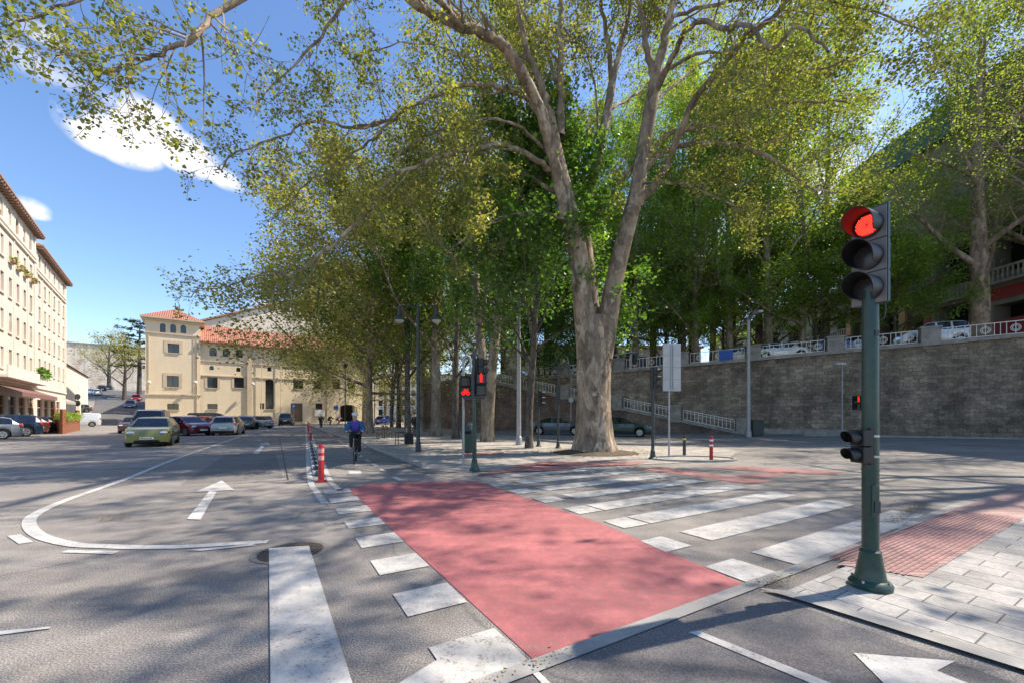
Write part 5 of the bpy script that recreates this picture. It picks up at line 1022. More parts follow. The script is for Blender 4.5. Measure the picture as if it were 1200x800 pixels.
t = tube_post('street_lamp', 'grey lamp column in front of the retaining wall', 877, 512, 8.2, .13); mb = MB(); mb.tube([(0, 0, 8.1), (0, -.8, 8.4)], .05, 6); obj('arm', mb, 'pole_grey', t); mb = MB(); mb.box((0, -1.1, 8.4), (.3, .7, .14)); obj('lantern', mb, 'pole_grey', t)
t = tube_post('street_lamp', 'short thin lamp on the wall side pavement behind the main traffic light', 987, 511, 5.2, .05); mb = MB(); mb.box((-.25, -.1, 5.25), (.7, .3, .14)); obj('lantern', mb, 'plate_grey', t)
t = tube_post('sign_post', 'thin grey post with small round sign behind the silver saloon', 669, 506, 5.3, .045); tag(t, cat='sign'); mb = MB(); mb.cyl((0, -.06, 2.9), .22, .03, 18, 'y'); obj('sign_plate', mb, 'plate_grey', t)
t = tube_post('street_lamp', 'thin dark lamp post in front of the arched gateway', 404.5, 502, 7.0, .06, 'pole_dark'); mb = MB(); mb.lathe([(6.9, .1), (7.1, .3), (7.3, .2), (7.45, .04)], seg=12); obj('lantern', mb, 'pole_dark', t)
t = tube_post('street_lamp', 'thin lamp post far down the avenue left of the blue car', 439, 499, 6.0, .06, 'pole_dark'); mb = MB(); mb.lathe([(5.9, .1), (6.1, .3), (6.3, .2), (6.45, .04)], seg=12); obj('lantern', mb, 'pole_dark', t)
# round signs at the left
def round_sign(label, px, py, top, r, mat, pm='pole_grey', n=1, z=0):
    q = G(px, py); t = thing('road_sign', label, 'sign', (q.x, q.y, z)); h = ZA(top, q.y) - z; mb = MB(); mb.lathe([(0, .04), (h, .04)], seg=8); obj('post', mb, pm, t)
    for k in range(n): mb = MB(); mb.cyl((0, -.06, h - r - k * 2.15 * r), r, .03, 20, 'y'); obj('sign_plate', mb, mat, t)
    return t
round_sign('two round signs seen from behind at the foot of the hill street', 91.5, 501, 461, .36, 'pole_dark', n=2)
round_sign('round blue sign on a thin post left of the arched gateway', 394, 498, 474, .38, 'sign_blue')
q = G(344.5, 498); t = thing('parking_sign', 'square blue parking sign before the brown doorway', 'sign', (q.x, q.y, 0)); mb = MB(); mb.lathe([(0, .04), (3.2, .04)], seg=8); obj('post', mb, 'pole_grey', t); mb = MB(); mb.box((0, -.07, 2.85), (.72, .03, .72)); pl = obj('sign_plate', mb, 'sign_blue', t)
def text_obj(txt, size, mat, parent, loc, rot, ext=.004, name='lettering'):
    cu = bpy.data.curves.new(name, 'FONT'); cu.body = txt; cu.size = size; cu.extrude = ext; cu.align_x = 'CENTER'; cu.align_y = 'CENTER'; tmp = bpy.data.objects.new('tmp', cu); C.objects.link(tmp)
    dg = bpy.context.evaluated_depsgraph_get(); me = bpy.data.meshes.new_from_object(tmp.evaluated_get(dg)); bpy.data.objects.remove(tmp); me.materials.clear(); me.materials.append(M[mat]); o = bpy.data.objects.new(name, me); C.objects.link(o); o.parent = parent; o.location = loc; o.rotation_euler = rot; return o
text_obj('P', .7, 'plate_white', pl, (0, -.092, 2.85), (R(90), 0, 0))
# ================================================================ BOLLARDS, BINS, CHAIRS
def bollard(label, px, py, h=.8, r=.055, mat='bollard_red', bands=('band_pink', 'band_pink'), group='red flexible bollards', bh=.05):
    q = G(px, py); t = thing('bollard', label, 'bollard', (q.x, q.y, .008), 0, group); mb = MB(); mb.lathe([(0, r * 1.9), (.025, r * 1.8), (.04, r * 1.05), (h - .03, r), (h, r * .8)], seg=18); obj('body', mb, mat, t, smooth=True)
    for i, b in enumerate(bands): mb = MB(); zc = h - .14 - i * .17; mb.lathe([(zc - bh, r * 1.03), (zc + bh, r * 1.03)], seg=18); obj('reflective_band', mb, b, t, smooth=True)
    return t
bollard('nearest red flexible bollard between the white lines of the cycle lane', 376.3, 564, .86, .063)
bollard('red bollard with white bands on the small traffic island', 833.5, 540, .84, .055, bands=('reflect_white', 'reflect_white'), bh=.03)
bollard('black bollard with pale band on the small traffic island', 802, 535, .80, .055, 'bollard_dark', ('yellowish',), 'dark bollards', .03)
for px, py, lb in ((364, 515.5, 'second red bollard along the cycle lane separators'), (362, 506, 'third red bollard along the cycle lane separators'), (360.8, 501, 'farthest red bollard along the cycle lane separators')): bollard(lb, px, py, .86, .063)
# low rubber separators between the two white lines
for i, (px, py) in enumerate([(371, 556), (369.5, 549), (368.3, 543), (367.2, 538), (366.2, 533.5), (365.3, 529.5), (364.8, 526), (364.3, 523), (363.6, 519.5)]):
    q = G(px, py); t = thing('lane_separator', ['nearest', 'second', 'third', 'fourth', 'fifth', 'sixth', 'seventh', 'eighth', 'ninth'][i] + ' low black and white rubber separator counted from the near bollard', 'separator', (q.x, q.y, .008), math.atan2(U_.y, U_.x) + (.05), 'cycle lane separators')
    mb = MB(); mb.sphere((0, 0, 0), (.36, .085, .12), 12, 6); obj('body', mb, 'bollard_dark', t, smooth=True); mb = MB(); mb.bx(-.12, -.04, -.085, .085, .0, .108); mb.bx(.12, .2, -.08, .08, 0, .098); obj('stripe', mb, 'reflect_white', t)
q = G(549, 530); t = thing('litter_bin', 'dark green litter bin with domed lid behind the pedestrian signal', 'bin', (q.x, q.y, .016)); mb = MB(); mb.lathe([(0, .24), (.05, .27), (.9, .28), (.92, .30), (.96, .30)], seg=20); obj('body', mb, 'bin_green', t, smooth=True); mb = MB(); mb.lathe([(.96, .29), (1.1, .27), (1.2, .2), (1.26, .05)], seg=20); obj('lid', mb, 'pole_dark', t, smooth=True); mb = MB(); mb.bx(-.14, .14, -.31, -.24, .78, .88); obj('slot', mb, 'under', t)
def chair(label, px, py, rz):
    q = G(px, py); t = thing('street_chair', label, 'chair', (q.x, q.y, .016), rz, 'street chairs'); 
    for k in range(5): mb = MB(); mb.box((0, -.2 + k * .1, .45), (.66, .085, .03)); obj('seat_slat', mb, 'wood_seat', t)
    for k in range(3): mb = MB(); mb.box((0, .26 + k * .015, .58 + k * .11), (.66, .03, .09)); obj('back_slat', mb, 'wood_seat', t)
    for s_ in (-1, 1): mb = MB(); mb.tube([(s_ * .35, -.22, 0), (s_ * .35, -.22, .64), (s_ * .35, .26, .64)], .022, 6); mb.tube([(s_ * .35, .27, 0), (s_ * .35, .27, .5), (s_ * .35, .31, .88)], .022, 6); obj('leg', mb, 'pole_dark', t)
chair('brown street chair farther along the cycle lane kerb', 447, 514, R(-62)); chair('brown street chair close to the dark lamp post', 470, 521, R(-62)); chair('street chair facing the other way behind the farther chair', 454, 513, R(118))
q = G(479.5, 522); t = thing('suitcase', 'black wheeled suitcase standing beside the near street chair', 'suitcase', (q.x, q.y, .016), R(15)); mb = MB(); mb.box((0, 0, .34), (.42, .26, .56)); obj('body', mb, 'cloth_black', t, bevel=.05); mb = MB(); mb.tube([(-.12, .1, .6), (-.12, .1, 1.0), (.12, .1, 1.0), (.12, .1, .6)], .012, 5); obj('handle', mb, 'pole_grey', t)
for s_ in (-1, 1): mb = MB(); mb.cyl((s_ * .15, .08, .035), .035, .03, 10, 'x'); obj('wheel', mb, 'tyre', t)
# brick-coloured planter enclosure at the left
q0, q1, q2 = G(64, 506), G(73.5, 508), G(91, 504); t = thing('planter_enclosure', 'rust coloured low enclosure with plants beside the parked cars', 'enclosure', q1)
mb = MB()
for a, b in ((q0, q1), (q1, q2)): a_, b_ = a - q1, b - q1; mb.bar((a_.x, a_.y, .6), (b_.x, b_.y, .6), .08, 1.2)
obj('panel', mb, 'corten', t); mb = MB()
for p in (q0 - q1, Vector((0, 0, 0)), q2 - q1): mb.bx(p.x - .12, p.x + .12, p.y - .12, p.y + .12, 0, 2.05)
obj('post', mb, 'corten', t); rg = np.random.default_rng(9); k_ = rg.random((1500, 1)); P = np.where(k_ < .5, (1 - 2 * k_) * np.array(tuple(q0 - q1)), (2 * k_ - 1) * np.array(tuple(q2 - q1))) + np.column_stack([rg.normal(0, .12, 1500), rg.normal(.25, .12, 1500), rg.uniform(1.1, 1.75, 1500)]); leaves_mesh('plants', P, .14, rg, 'leaf_green', t, quad=True)
# small bin by the wall lamp
q = G(884, 511); t = thing('litter_bin', 'dark square bin at the foot of the grey lamp column', 'bin', (q.x + .4, q.y + .5, 0)); mb = MB(); mb.box((0, 0, .6), (.8, .7, 1.1)); obj('body', mb, 'pole_dark', t, bevel=.04); mb = MB(); mb.box((0, 0, 1.18), (.86, .76, .08)); obj('lid', mb, 'pole_dark', t)
# blue banner on railing
s_ = s_of(851, 0); t = thing('banner', 'blue banner tied to the terrace railing', 'banner', WL(s_, .0, wtop(s_)), math.atan2(Wd.y, Wd.x)); mb = MB(); mb.bx(-.55, .55, .38, .40, -.05, .85); obj('cloth', mb, 'banner_blue', t)
# ================================================================ CARS
KIND = {
 'hatch': dict(top=[(-.5, .42), (-.496, .58), (-.47, .66), (-.37, .92), (-.3, .965), (-.12, 1), (.06, .985), (.12, .95), (.28, .67), (.34, .645), (.42, .59), (.475, .50), (.5, .38)], ws=(.12, .28), rw=(-.47, -.37), side=(-.40, .24), belt=.64, pil=(-.24, -.21, -.02, .01)),
 'sedan': dict(top=[(-.5, .42), (-.495, .64), (-.46, .68), (-.36, .70), (-.22, .93), (-.1, 1), (.03, .985), (.09, .95), (.25, .67), (.33, .64), (.42, .58), (.475, .50), (.5, .38)], ws=(.09, .25), rw=(-.36, -.22), side=(-.30, .22), belt=.65, pil=(-.09, -.065, .9, .91)),
 'suv': dict(top=[(-.5, .40), (-.496, .60), (-.48, .66), (-.42, .93), (-.36, .98), (-.1, 1), (.08, .985), (.13, .95), (.25, .67), (.33, .655), (.43, .60), (.48, .52), (.5, .38)], ws=(.13, .25), rw=(-.48, -.42), side=(-.42, .22), belt=.63, pil=(-.22, -.19, -.01, .02)),
 'van': dict(top=[(-.5, .35), (-.496, .86), (-.485, .95), (-.44, .99), (-.1, 1), (.14, .985), (.2, .95), (.35, .60), (.40, .56), (.46, .50), (.485, .43), (.5, .33)], ws=(.2, .35), rw=None, side=(.05, .30), belt=.56, pil=(.9, .91, .9, .91)),
}
def sm(t): t = max(0, min(1, t)); return t * t * (3 - 2 * t)
def car(name, label, kind, paint_, loc, ang, L=4.1, W=1.74, H=1.47, cat='car', group='parked cars', z=0, plate=True):
    K = KIND[kind]; th = thing(name, label, cat, (loc[0], loc[1], z), ang, group)
    wr = .315 if kind != 'suv' else .36; ax = (-.305 * L, .315 * L); tx = [a for a, b in K['top']]; tz = [b for a, b in K['top']]
    S = sorted(set([round(a * L, 4) for a in tx] + [round(c * L, 4) for c in K['pil'] if abs(c) < .5] + [round(K['side'][0] * L, 4), round(K['side'][1] * L, 4)] + [round(a + d * (wr + .06), 4) for a in ax for d in (-1, -.93, -.75, -.4, 0, .4, .75, .93, 1)] + [round(x, 3) for x in np.linspace(-.47 * L, .47 * L, 9)]))
    rings = []
    for x in S:
        t = x / L; zt = float(np.interp(t, tx, tz)) * H; e = abs(t) * 2; w = W / 2 * (1 - .16 * max(0, (e - .8) / .2) ** 2 - (.03 if e > .6 else 0) * (e - .6)); zb = .2 + .05 * max(0, (e - .85) / .15)
        zarch = zb
        for a in ax:
            d = abs(x - a)
            if d < wr + .06: zarch = max(zarch, wr + math.sqrt(max(0, (wr + .06) ** 2 - d * d)) * .98)
        bz = K['belt'] * H; zbelt = min(zt - .03, bz + .03 * (.3 - t) * H * .6); zarch = min(zarch, zbelt - .08)
        c = sm((zt - zbelt - .04) / (H - zbelt) * 1.3)
        y4 = w * .965; yr = y4 - .05 - (.15 if kind != 'van' else .07) * W / 1.74 * c
        rings.append([(x, 0, zb), (x, w * .93, zb if zarch == zb else zarch), (x, w * .99, zarch + (zbelt - zarch) * .3), (x, w, zarch + (zbelt - zarch) * .65), (x, y4, zbelt), (x, yr, zbelt + (zt - zbelt) * .86), (x, yr * .86, zbelt + (zt - zbelt) * .975), (x, 0, zt)])
    body, ws, rw, sg = MB(), MB(), MB(), {}; xs_ = S
    for i in range(len(S) - 1):
        ta, tb = S[i] / L, S[i + 1] / L; tm = (ta + tb) / 2
        for k in range(7):
            for sd_ in (1, -1):
                q = [rings[i][k], rings[i + 1][k], rings[i + 1][k + 1], rings[i][k + 1]]; q = [(p[0], p[1] * sd_, p[2]) for p in q]
                if sd_ < 0: q = q[::-1]
                tgt = body
                if k == 0: continue
                if k == 4 and K['side'][0] < tm < K['side'][1] and not (K['pil'][0] < tm < K['pil'][1]) and not (K['pil'][2] < tm < K['pil'][3]): tgt = sg.setdefault((sd_, tm > K['pil'][1], tm > K['pil'][3]), MB())
                if k >= 6 and K['ws'][0] < tm < K['ws'][1]: tgt = ws
                if k >= 6 and K['rw'] and K['rw'][0] < tm < K['rw'][1]: tgt = rw
                tgt.poly(q)
    for r_, s_ in ((rings[0], -1), (rings[-1], 1)):
        q = [p for p in r_] + [(p[0], -p[1], p[2]) for p in r_[-2:0:-1]]; body.poly(q)
    b = obj('body', body, paint_, th, smooth=True); obj('windscreen', ws, 'car_glass', th, smooth=True); [obj('side_window', m_, 'car_glass', th, smooth=True) for m_ in sg.values()]
    if K['rw']: obj('rear_window', rw, 'car_glass', th, smooth=True)
    mb = MB(); mb.bx(-.47 * L, .47 * L, -W * .40, W * .40, .17, .5 * H * .9); obj('underbody', mb, 'under', th)
    for a in ax:
        for s_ in (-1, 1):
            mb = MB(); y = s_ * (W / 2 - .10); mb.tube([(a, y - .10, wr), (a, y - .085, wr), (a, y + .085, wr), (a, y + .10, wr)], [wr * .9, wr, wr, wr * .9], 20); w_ = obj('wheel', mb, 'tyre', th, smooth=True)
            mb = MB(); yo = y + s_ * .102; mb.cyl((a, yo, wr), wr * .66, .015, 20, 'y')
            ri = obj('rim', mb, 'rim', w_); mb = MB()
            for k in range(5): an = k * 2 * math.pi / 5 + .3; mb.box((a + math.cos(an) * wr * .36, yo + s_ * .009, wr + math.sin(an) * wr * .36), (wr * .26, .006, wr * .16), 0, 0, -an + math.pi / 2)
            obj('rim_gap', mb, 'under', w_)
    zf = .46 * H if kind != 'van' else .40 * H
    def face(x): t = x / L; return x
    for s_ in (-1, 1):
        mb = MB(); mb.sphere((.468 * L, s_ * W * .345, zf + .02), (.075 * L * .5, .17, .075), 12, 8); obj('headlight', mb, 'head_lamp', th, smooth=True)
        mb = MB(); zr = .58 * H if kind in ('hatch', 'suv', 'van') else .56 * H
        mb.sphere((-.478 * L, s_ * W * .40, zr), (.09, .10, .15 if kind != 'sedan' else .08), 10, 8); obj('tail_light', mb, 'tail_lamp', th, smooth=True)
        mb = MB(); mb.sphere((.235 * L if kind != 'van' else .30 * L, s_ * (W / 2 + .09), K['belt'] * H + .08), (.06, .10, .065), 10, 6); mb.bar((.24 * L if kind != 'van' else .30 * L, s_ * (W / 2 - .06), K['belt'] * H + .03), (.235 * L if kind != 'van' else .30 * L, s_ * (W / 2 + .05), K['belt'] * H + .06), .05, .03); obj('mirror', mb, paint_, th, smooth=True)
        mb = MB(); mb.bx(-.02 * L, .02 * L, s_ * W / 2 - .008, s_ * W / 2 + .012, .56 * H, .575 * H); obj('door_handle', mb, 'under', th)
    mb = MB(); mb.bx(.497 * L, .504 * L, -.26 * W, .26 * W, .17 * H, .235 * H); mb.bx(.472 * L, .4955 * L, -.22 * W, .22 * W, .335 * H + .045, .335 * H + .085); obj('grille', mb, 'under', th)
    for x, s_ in ((.5035 * L, 1), (-.5035 * L, -1)):
        zp = .30 * H if s_ > 0 else .40 * H; mb = MB(); mb.bx(min(x, x + s_ * .015), max(x, x + s_ * .015), -.26, .26, zp - .055, zp + .055); p_ = obj('number_plate', mb, 'plate_white', th)
    mb = MB(); mb.bx(-.503 * L, -.4965 * L, -.40 * W, .40 * W, .16 * H, .25 * H); obj('bumper_trim', mb, 'under', th)
    return th
def cpaint(name, col, metal=.3): return plain(name, col, .28, metal=metal, var=.05, coat=.8, scale=2)
for n_, c_ in {'paint_green': (.19, .19, .055), 'paint_navy': (.012, .03, .06), 'paint_maroon': (.13, .012, .03), 'paint_yellow': (.48, .36, .045), 'paint_red': (.26, .02, .03), 'paint_silver': (.27, .30, .32), 'paint_black': (.012, .013, .015), 'paint_darkgreen': (.02, .05, .045), 'paint_white': (.66, .67, .68), 'paint_blue': (.02, .07, .34), 'paint_bluegrey': (.10, .15, .26), 'paint_brown': (.10, .03, .025), 'paint_grey': (.10, .11, .125), 'paint_cream': (.5, .46, .36)}.items(): cpaint(n_, c_)
AU = math.atan2(U_.y, U_.x); AD = AU + math.pi
def at(px, py, **k): return G(px, py)
def gz(px, py, z): return G(px, py, z)
green = car('hatchback', 'olive green hatchback facing the camera, front of the parked row', 'hatch', 'paint_green', G(181, 520.5), AD + R(3), 4.15, 1.78, 1.47)
plt = [c for c in green.children if c.name.startswith('number_plate')][0]
mb = MB(); rg_ = random.Random(4); y = -.21
while y < .2: mb.bx(.5035 * 4.15 + .0155, .5035 * 4.15 + .018, y, y + .035, .30 * 1.47 - .03, .30 * 1.47 + .03); y += .058 if abs(y) > .03 else .07
obj('plate_marks', mb, 'plate_ink', plt)
LT = 4.2
car('van', 'dark navy people carrier right behind the olive green hatchback', 'van', 'paint_navy', G(178, 510), AD + R(2), 4.6, 1.9, 2.0)
car('hatchback', 'dark red hatchback peeping out left of the olive green one', 'hatch', 'paint_brown', G(158, 506.5), AD + R(4), 4.0, 1.72, 1.45)
car('hatchback', 'maroon hatchback with lit nose right of the olive green one', 'hatch', 'paint_maroon', G(219, 509.5), AD + R(38), 4.0, 1.72, 1.5)
car('hatchback', 'yellow hatchback behind the maroon one', 'hatch', 'paint_yellow', G(221, 503), AD + R(25), 4.2, 1.75, 1.55)
car('hatchback', 'bright red hatchback left of the silver estate', 'hatch', 'paint_red', G(242, 503), AD + R(75), 4.0, 1.72, 1.45)
car('estate_car', 'silver estate seen from behind in the middle of the row', 'suv', 'paint_silver', G(268, 508.5), AU - R(5), 4.5, 1.78, 1.5)
car('van', 'long black van behind the red hatchback', 'van', 'paint_black', G(248, 499.2), AD + R(85), 5.2, 1.9, 1.9)
car('hatchback', 'dark green hatchback just right of the silver estate', 'hatch', 'paint_darkgreen', G(286, 502.5), AU + R(8), 4.0, 1.7, 1.5)
car('estate_car', 'pale silver car with windscreen to the camera right of the dark green one', 'hatch', 'paint_silver', G(300, 501.5), AD + R(35), 4.2, 1.75, 1.5)
car('hatchback', 'dark grey car at the right end of the parked row', 'hatch', 'paint_grey', G(309, 500), AU + R(10), 4.2, 1.75, 1.5)
car('off_roader', 'boxy black off-roader parked at the beige building', 'suv', 'paint_black', G(336, 498), AU - R(8), 4.4, 1.85, 1.9)
# left row, nosed in to the apartment blocks
AB = math.atan2(-.64, -.768); gl_ = 'cars nosed in along the apartment blocks'
car('hatchback', 'silver car cut by the left picture edge', 'hatch', 'paint_silver', G(-34, 515), AB + R(8), 4.2, 1.75, 1.5, group=gl_)
car('off_roader', 'dark navy car with red tail lamp at the left edge', 'suv', 'paint_navy', G(-3, 511.5), AB + R(8), 4.3, 1.78, 1.62, group=gl_)
car('hatchback', 'dark red brown hatchback second from the left edge', 'hatch', 'paint_brown', G(12, 509), AB + R(8), 4.1, 1.75, 1.55, group=gl_)
car('hatchback', 'black hatchback between the brown one and the blue one', 'hatch', 'paint_black', G(23, 507.5), AB + R(8), 4.1, 1.75, 1.5, group=gl_)
car('hatchback', 'bright blue hatchback beside the rust coloured enclosure', 'hatch', 'paint_blue', G(36, 506.3), AB + R(8), 4.0, 1.72, 1.45, group=gl_)
car('people_carrier', 'white people carrier above the blue hatchback', 'suv', 'paint_white', G(47, 501.5), AB + R(30), 4.8, 1.9, 1.85, group=gl_)
car('hatchback', 'silver hatchback behind the rust coloured enclosure', 'hatch', 'paint_silver', G(70, 500), AB + R(12), 4.2, 1.75, 1.6, group=gl_)
car('van', 'white van with rounded back right of the rust coloured enclosure', 'van', 'paint_white', G(91, 499.8), AB + R(4), 4.4, 1.85, 1.85, group=gl_)
# on the hill
def hcar(label, kind, pnt, px, d, ang, name='hatchback', H=1.48):
    x, y = hp(px, d); z = hill_z(x, y); c = car(name, label, kind, pnt, (x, y), ang, 4.2, 1.75, H, group='cars on the hill street', z=z + .0)
    a = math.cos(ang) ; n = Vector((hill_z(x - 1, y) - hill_z(x + 1, y), hill_z(x, y - 1) - hill_z(x, y + 1), 2)).normalized()
    m = Vector((0, 0, 1)).rotation_difference(n).to_matrix() @ Matrix.Rotation(ang, 3, 'Z'); c.rotation_euler = m.to_euler(); return c
HA = math.atan2(.785, -.62)
hcar('white car parked on the left of the hill street', 'hatch', 'paint_white', 110, 96, HA + R(28)); hcar('black car parked above the white one on the hill', 'hatch', 'paint_black', 119, 104, HA + R(10)); hcar('dark green car highest on the hill street', 'hatch', 'paint_darkgreen', 128, 112, HA)
hcar('blue grey saloon coming down the hill street', 'sedan', 'paint_bluegrey', 153, 84, HA + math.pi); hcar('red car behind the blue grey saloon on the hill', 'hatch', 'paint_red', 160, 93, HA + math.pi); hcar('dark car half hidden where the hill street begins', 'hatch', 'paint_grey', 88, 74, AB + R(20))
# right of the square
AW = math.atan2(Wd.y, Wd.x)
car('saloon', 'dark silver saloon between the linden and the giant trunk', 'sedan', 'paint_grey', G(653, 508.5), AW + R(14), 4.5, 1.78, 1.44, group='cars below the ramp')
car('saloon', 'dark saloon emerging right of the giant trunk', 'sedan', 'paint_darkgreen', G(727, 510.5), AW + R(2), 4.6, 1.8, 1.44, group='cars below the ramp')
car('hatchback', 'black hatchback seen behind the litter bin', 'hatch', 'paint_black', G(546, 501), AW + R(10), 4.1, 1.75, 1.5, group='cars below the ramp')
car('hatchback', 'white hatchback between two trunks left of the bin', 'hatch', 'paint_white', G(528, 500), AW + R(10), 4.1, 1.75, 1.5, group='cars below the ramp')
car('hatchback', 'teal blue car far down the avenue', 'hatch', 'paint_blue', G(452, 496.8), AW + R(100), 4.1, 1.75, 1.5, group='cars below the ramp')
def tcar(label, kind, pnt, px, n, ang, H=1.5, name='hatchback', L=4.2):
    s = s_of(px, n); p = WL(s, -n); return car(name, label, kind, pnt, (p.x, p.y), ang, L, 1.78, H, group='cars on the terrace', z=wtop(s) - .28)
tcar('boxy white off-roader behind the terrace railing', 'suv', 'paint_white', 1092, 2.4, AW + math.pi, 1.9, 'off_roader', 4.2)
tcar('pale blue car tail behind the railing left of the main traffic light', 'hatch', 'paint_bluegrey', 990, 2.2, AW); tcar('white car behind the railing above the stone wall', 'hatch', 'paint_white', 915, 2.2, AW)
tcar('cream car behind the blue banner', 'hatch', 'paint_cream', 868, 2.2, AW + math.pi); tcar('white car high on the terrace above the silver saloon', 'hatch', 'paint_white', 664, 2.2, AW); tcar('silver car on the terrace between linden and lamp column', 'hatch', 'paint_silver', 598, 2.2, AW + math.pi)
# ================================================================ PEOPLE
def skin_body(name, J, E, mat, parent=None, sub=1, root=0, label=None):
    me = bpy.data.meshes.new(name); me.from_pydata([p for p, r in J], E, []); o = bpy.data.objects.new(name, me); C.objects.link(o); me.skin_vertices.new() if hasattr(me.skin_vertices, 'new') else None
    md = o.modifiers.new('skin', 'SKIN'); md.use_smooth_shade = True
    if not me.skin_vertices: 
        bpy.context.view_layer.objects.active = o
    sv_ = me.skin_vertices[0].data
    for i, (p, r) in enumerate(J): sv_[i].radius = (r, r) if not hasattr(r, '__len__') else r; sv_[i].use_root = (i == root)
    s_ = o.modifiers.new('sub', 'SUBSURF'); s_.levels = sub; s_.render_levels = sub; me.materials.append(M[mat])
    if parent: o.parent = parent
    return o
def figure(label, loc, rz, J, up='cloth_black', low='cloth_grey', hair='hair', helmet=None, group=None, z=0, bag=None):
    """J: dict of joints in local metres, facing -y"""
    root = thing('person', label, 'person', (loc[0], loc[1], z), rz, group); V = {k: Vector(v) for k, v in J.items()}
    names = ['pel', 'sto', 'che', 'nek', 'hd0', 'hd1', 'shl', 'ell', 'wrl', 'hal', 'shr', 'elr', 'wrr', 'har', 'hpl', 'knl', 'anl', 'tol', 'hpr', 'knr', 'anr', 'tor']; ix = {n: i for i, n in enumerate(names)}
    rad = dict(pel=.10, sto=.095, che=.09, nek=.05, hd0=.075, hd1=.085, shl=.05, ell=.04, wrl=.028, hal=.033, shr=.05, elr=.042, wrr=.028, har=.033, hpl=.085, knl=.058, anl=.04, tol=.035, hpr=.085, knr=.058, anr=.04, tor=.035)
    E = [('pel', 'sto'), ('sto', 'che'), ('che', 'nek'), ('nek', 'hd0'), ('hd0', 'hd1'), ('che', 'shl'), ('shl', 'ell'), ('ell', 'wrl'), ('wrl', 'hal'), ('che', 'shr'), ('shr', 'elr'), ('elr', 'wrr'), ('wrr', 'har'), ('pel', 'hpl'), ('hpl', 'knl'), ('knl', 'anl'), ('anl', 'tol'), ('pel', 'hpr'), ('hpr', 'knr'), ('knr', 'anr'), ('anr', 'tor')]
    b = skin_body('body', [(tuple(V[n]), rad[n]) for n in names], [(ix[a], ix[c]) for a, c in E], 'skin', root, 2)
    def part(nm, keys, edges, extra, mat):
        ii = {k: i for i, k in enumerate(keys)}; return skin_body(nm, [(tuple(V[k]), rad[k] + extra) for k in keys], [(ii[a], ii[c]) for a, c in edges], mat, root, 2)
    part('jacket', ['pel', 'sto', 'che', 'shl', 'ell', 'wrl', 'shr', 'elr', 'wrr'], [('pel', 'sto'), ('sto', 'che'), ('che', 'shl'), ('shl', 'ell'), ('ell', 'wrl'), ('che', 'shr'), ('shr', 'elr'), ('elr', 'wrr')], .04, up)
    part('trousers', ['pel', 'hpl', 'knl', 'anl', 'hpr', 'knr', 'anr'], [('pel', 'hpl'), ('hpl', 'knl'), ('knl', 'anl'), ('pel', 'hpr'), ('hpr', 'knr'), ('knr', 'anr')], .014, low)
    for s_ in ('l', 'r'):
        a, c = V['an' + s_], V['to' + s_]; skin_body('shoe', [(tuple(a + Vector((0, .05, -.03))), .045), (tuple(a.lerp(c, .5) + Vector((0, 0, -.02))), .045), (tuple(c + Vector((0, 0, -.01))), .035)], [(0, 1), (1, 2)], 'cloth_black', root, 1)
    hc = V['hd1']; mb = MB(); mb.sphere(hc + Vector((0, .015, .035)), (.092, .11, .09) if not helmet else (.098, .125, .082), 14, 9); obj('helmet' if helmet else 'hair', mb, helmet or hair, root, smooth=True)
    # face: nose and eyes on the front of the head
    mb = MB(); m = V['hd0'].lerp(hc, .6); mb.sphere(m + Vector((0, -.105, -.015)), (.014, .02, .02), 6, 5); obj('nose', mb, 'skin', root, smooth=True)
    mb = MB(); mb.sphere(m + Vector((.032, -.088, .015)), .011, 6, 4); mb.sphere(m + Vector((-.032, -.088, .015)), .011, 6, 4); obj('eyes', mb, 'under', root)
    if bag: mb = MB(); mb.sphere(V['che'].lerp(V['sto'], .4) + Vector((0, .2, 0)), (.15, .1, .22), 10, 8); obj('backpack', mb, bag, root, smooth=True)
    return root
RIDE = dict(pel=(0, .22, .93), sto=(0, .12, 1.08), che=(0, -.06, 1.26), nek=(0, -.14, 1.38), hd0=(0, -.19, 1.44), hd1=(0, -.21, 1.53), shl=(.19, -.07, 1.28), ell=(.25, -.26, 1.10), wrl=(.24, -.47, 1.04), hal=(.23, -.53, 1.03), shr=(-.19, -.07, 1.28), elr=(-.25, -.26, 1.10), wrr=(-.24, -.47, 1.04), har=(-.23, -.53, 1.03), hpl=(.10, .20, .90), knl=(.12, -.16, .72), anl=(.12, .06, .32), tol=(.12, -.10, .26), hpr=(-.10, .20, .90), knr=(-.12, -.22, .90), anr=(-.12, -.10, .50), tor=(-.12, -.25, .46))
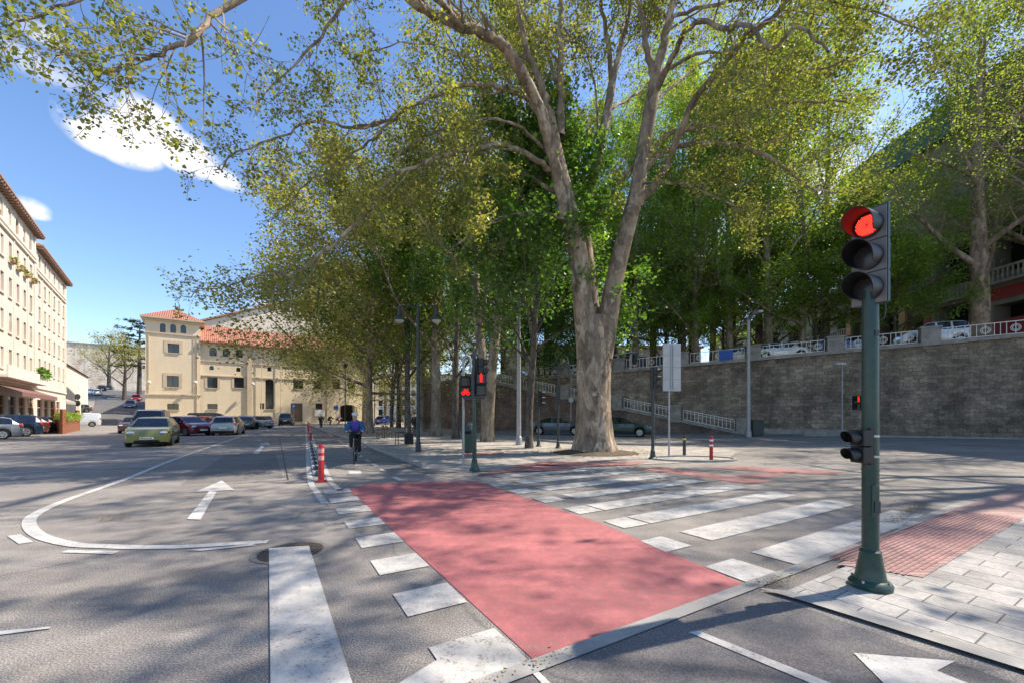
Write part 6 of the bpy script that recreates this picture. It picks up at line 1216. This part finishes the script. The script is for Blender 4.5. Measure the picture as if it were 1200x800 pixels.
def bicycle(label, loc, rz, group, z=.008):
    t = thing('bicycle', label, 'bicycle', (loc[0], loc[1], z), rz, group)
    for y in (-.53, .53):
        mb = MB(); P = [(0, y + .335 * math.cos(a), .345 + .335 * math.sin(a)) for a in np.linspace(0, 2 * math.pi, 29)]; mb.tube(P, .017, 6, cap=False); w_ = obj('wheel', mb, 'tyre', t, smooth=True)
        mb = MB()
        for k in range(14): a = k * math.pi / 7; mb.tube([(0, y, .345), (0, y + .32 * math.cos(a), .345 + .32 * math.sin(a))], .002, 3)
        mb.cyl((0, y, .345), .03, .06, 8, 'x'); obj('spokes', mb, 'rim', w_)
    mb = MB(); bb_, hd_, st_, r_, f_ = (0, .08, .30), (0, -.36, .86), (0, .22, .86), (0, .53, .345), (0, -.53, .345)
    for a, b in ((bb_, hd_), (st_, (0, -.34, .80)), (bb_, st_), (bb_, r_), (st_, r_), (hd_, f_)): mb.tube([a, b], .018, 8)
    obj('frame', mb, 'cloth_black', t, smooth=True); mb = MB(); mb.tube([(-.25, -.50, 1.0), (-.12, -.42, 1.01), (.12, -.42, 1.01), (.25, -.50, 1.0)], .014, 6); mb.tube([hd_, (0, -.42, 1.01)], .016, 6); obj('handlebar', mb, 'cloth_black', t, smooth=True)
    mb = MB(); mb.sphere((0, .26, .90), (.07, .13, .035), 10, 6); mb.tube([st_, (0, .25, .9)], .014, 6); obj('saddle', mb, 'cloth_black', t, smooth=True)
    mb = MB(); mb.tube([(.06, .08, .30), (.06, .02, .17 + .08)], .012, 5); mb.tube([(-.06, .08, .30), (-.06, -.12, .42)], .012, 5); mb.box((.12, .02, .25), (.1, .09, .02)); mb.box((-.12, -.13, .42), (.1, .09, .02)); mb.cyl((.04, .08, .30), .09, .008, 16, 'x'); obj('crank', mb, 'rim', t); return t
cq = G(416.5, 541.5); rzc = math.atan2(-cq.y, -cq.x) + R(90) - R(3)
bicycle('black bicycle ridden towards the camera on the cycle lane', cq, rzc, 'bicycles'); cyc = figure('cyclist in blue and purple jacket and white helmet riding towards the camera', cq, rzc, RIDE, 'cloth_blue', 'cloth_black', helmet='helmet_white', group='people', z=.008)
mb = MB(); mb.sphere((0, -.05, 1.20), (.19, .15, .21), 14, 10); obj('vest', mb, 'cloth_purple', cyc, smooth=True)
for px, py, c_, lb, lb2 in ((376, 502.3, 'cloth_grey', 'cyclist with pale helmet riding beside the red bollards far away', 'bicycle under the far rider beside the red bollards'), (386.5, 499.2, 'cloth_black', 'dark clothed cyclist in front of the notice board', 'bicycle under the dark clothed far rider'), (396.5, 498.6, 'cloth_pink', 'cyclist nearest to the arched gateway', 'bicycle under the rider nearest the gateway')):
    q = G(px, py); rr = rzc + (.2 if px < 380 else .9); bicycle(lb2, q, rr, 'bicycles'); figure(lb, q, rr, RIDE, c_, 'cloth_black', helmet='helmet_white', group='people', z=.008)
WALK = dict(pel=(0, 0, .95), sto=(0, 0, 1.1), che=(0, -.01, 1.32), nek=(0, 0, 1.48), hd0=(0, -.01, 1.56), hd1=(0, -.01, 1.66), shl=(.19, 0, 1.38), ell=(.24, .06, 1.10), wrl=(.25, -.04, .87), hal=(.25, -.06, .79), shr=(-.19, 0, 1.38), elr=(-.24, -.04, 1.10), wrr=(-.25, -.14, .88), har=(-.25, -.17, .81), hpl=(.10, 0, .92), knl=(.10, -.14, .52), anl=(.10, -.16, .08), tol=(.10, -.31, .04), hpr=(-.10, 0, .92), knr=(-.10, .10, .50), anr=(-.10, .34, .12), tor=(-.10, .24, .04))
q = G(486.5, 512.5); figure('person in black walking away beside the dark lamp post', q, R(150), WALK, 'cloth_black', 'cloth_black', group='people', z=.016, bag='cloth_black')
for px, py, c_, lb in ((125.5, 0, 'cloth_black', 0),): pass
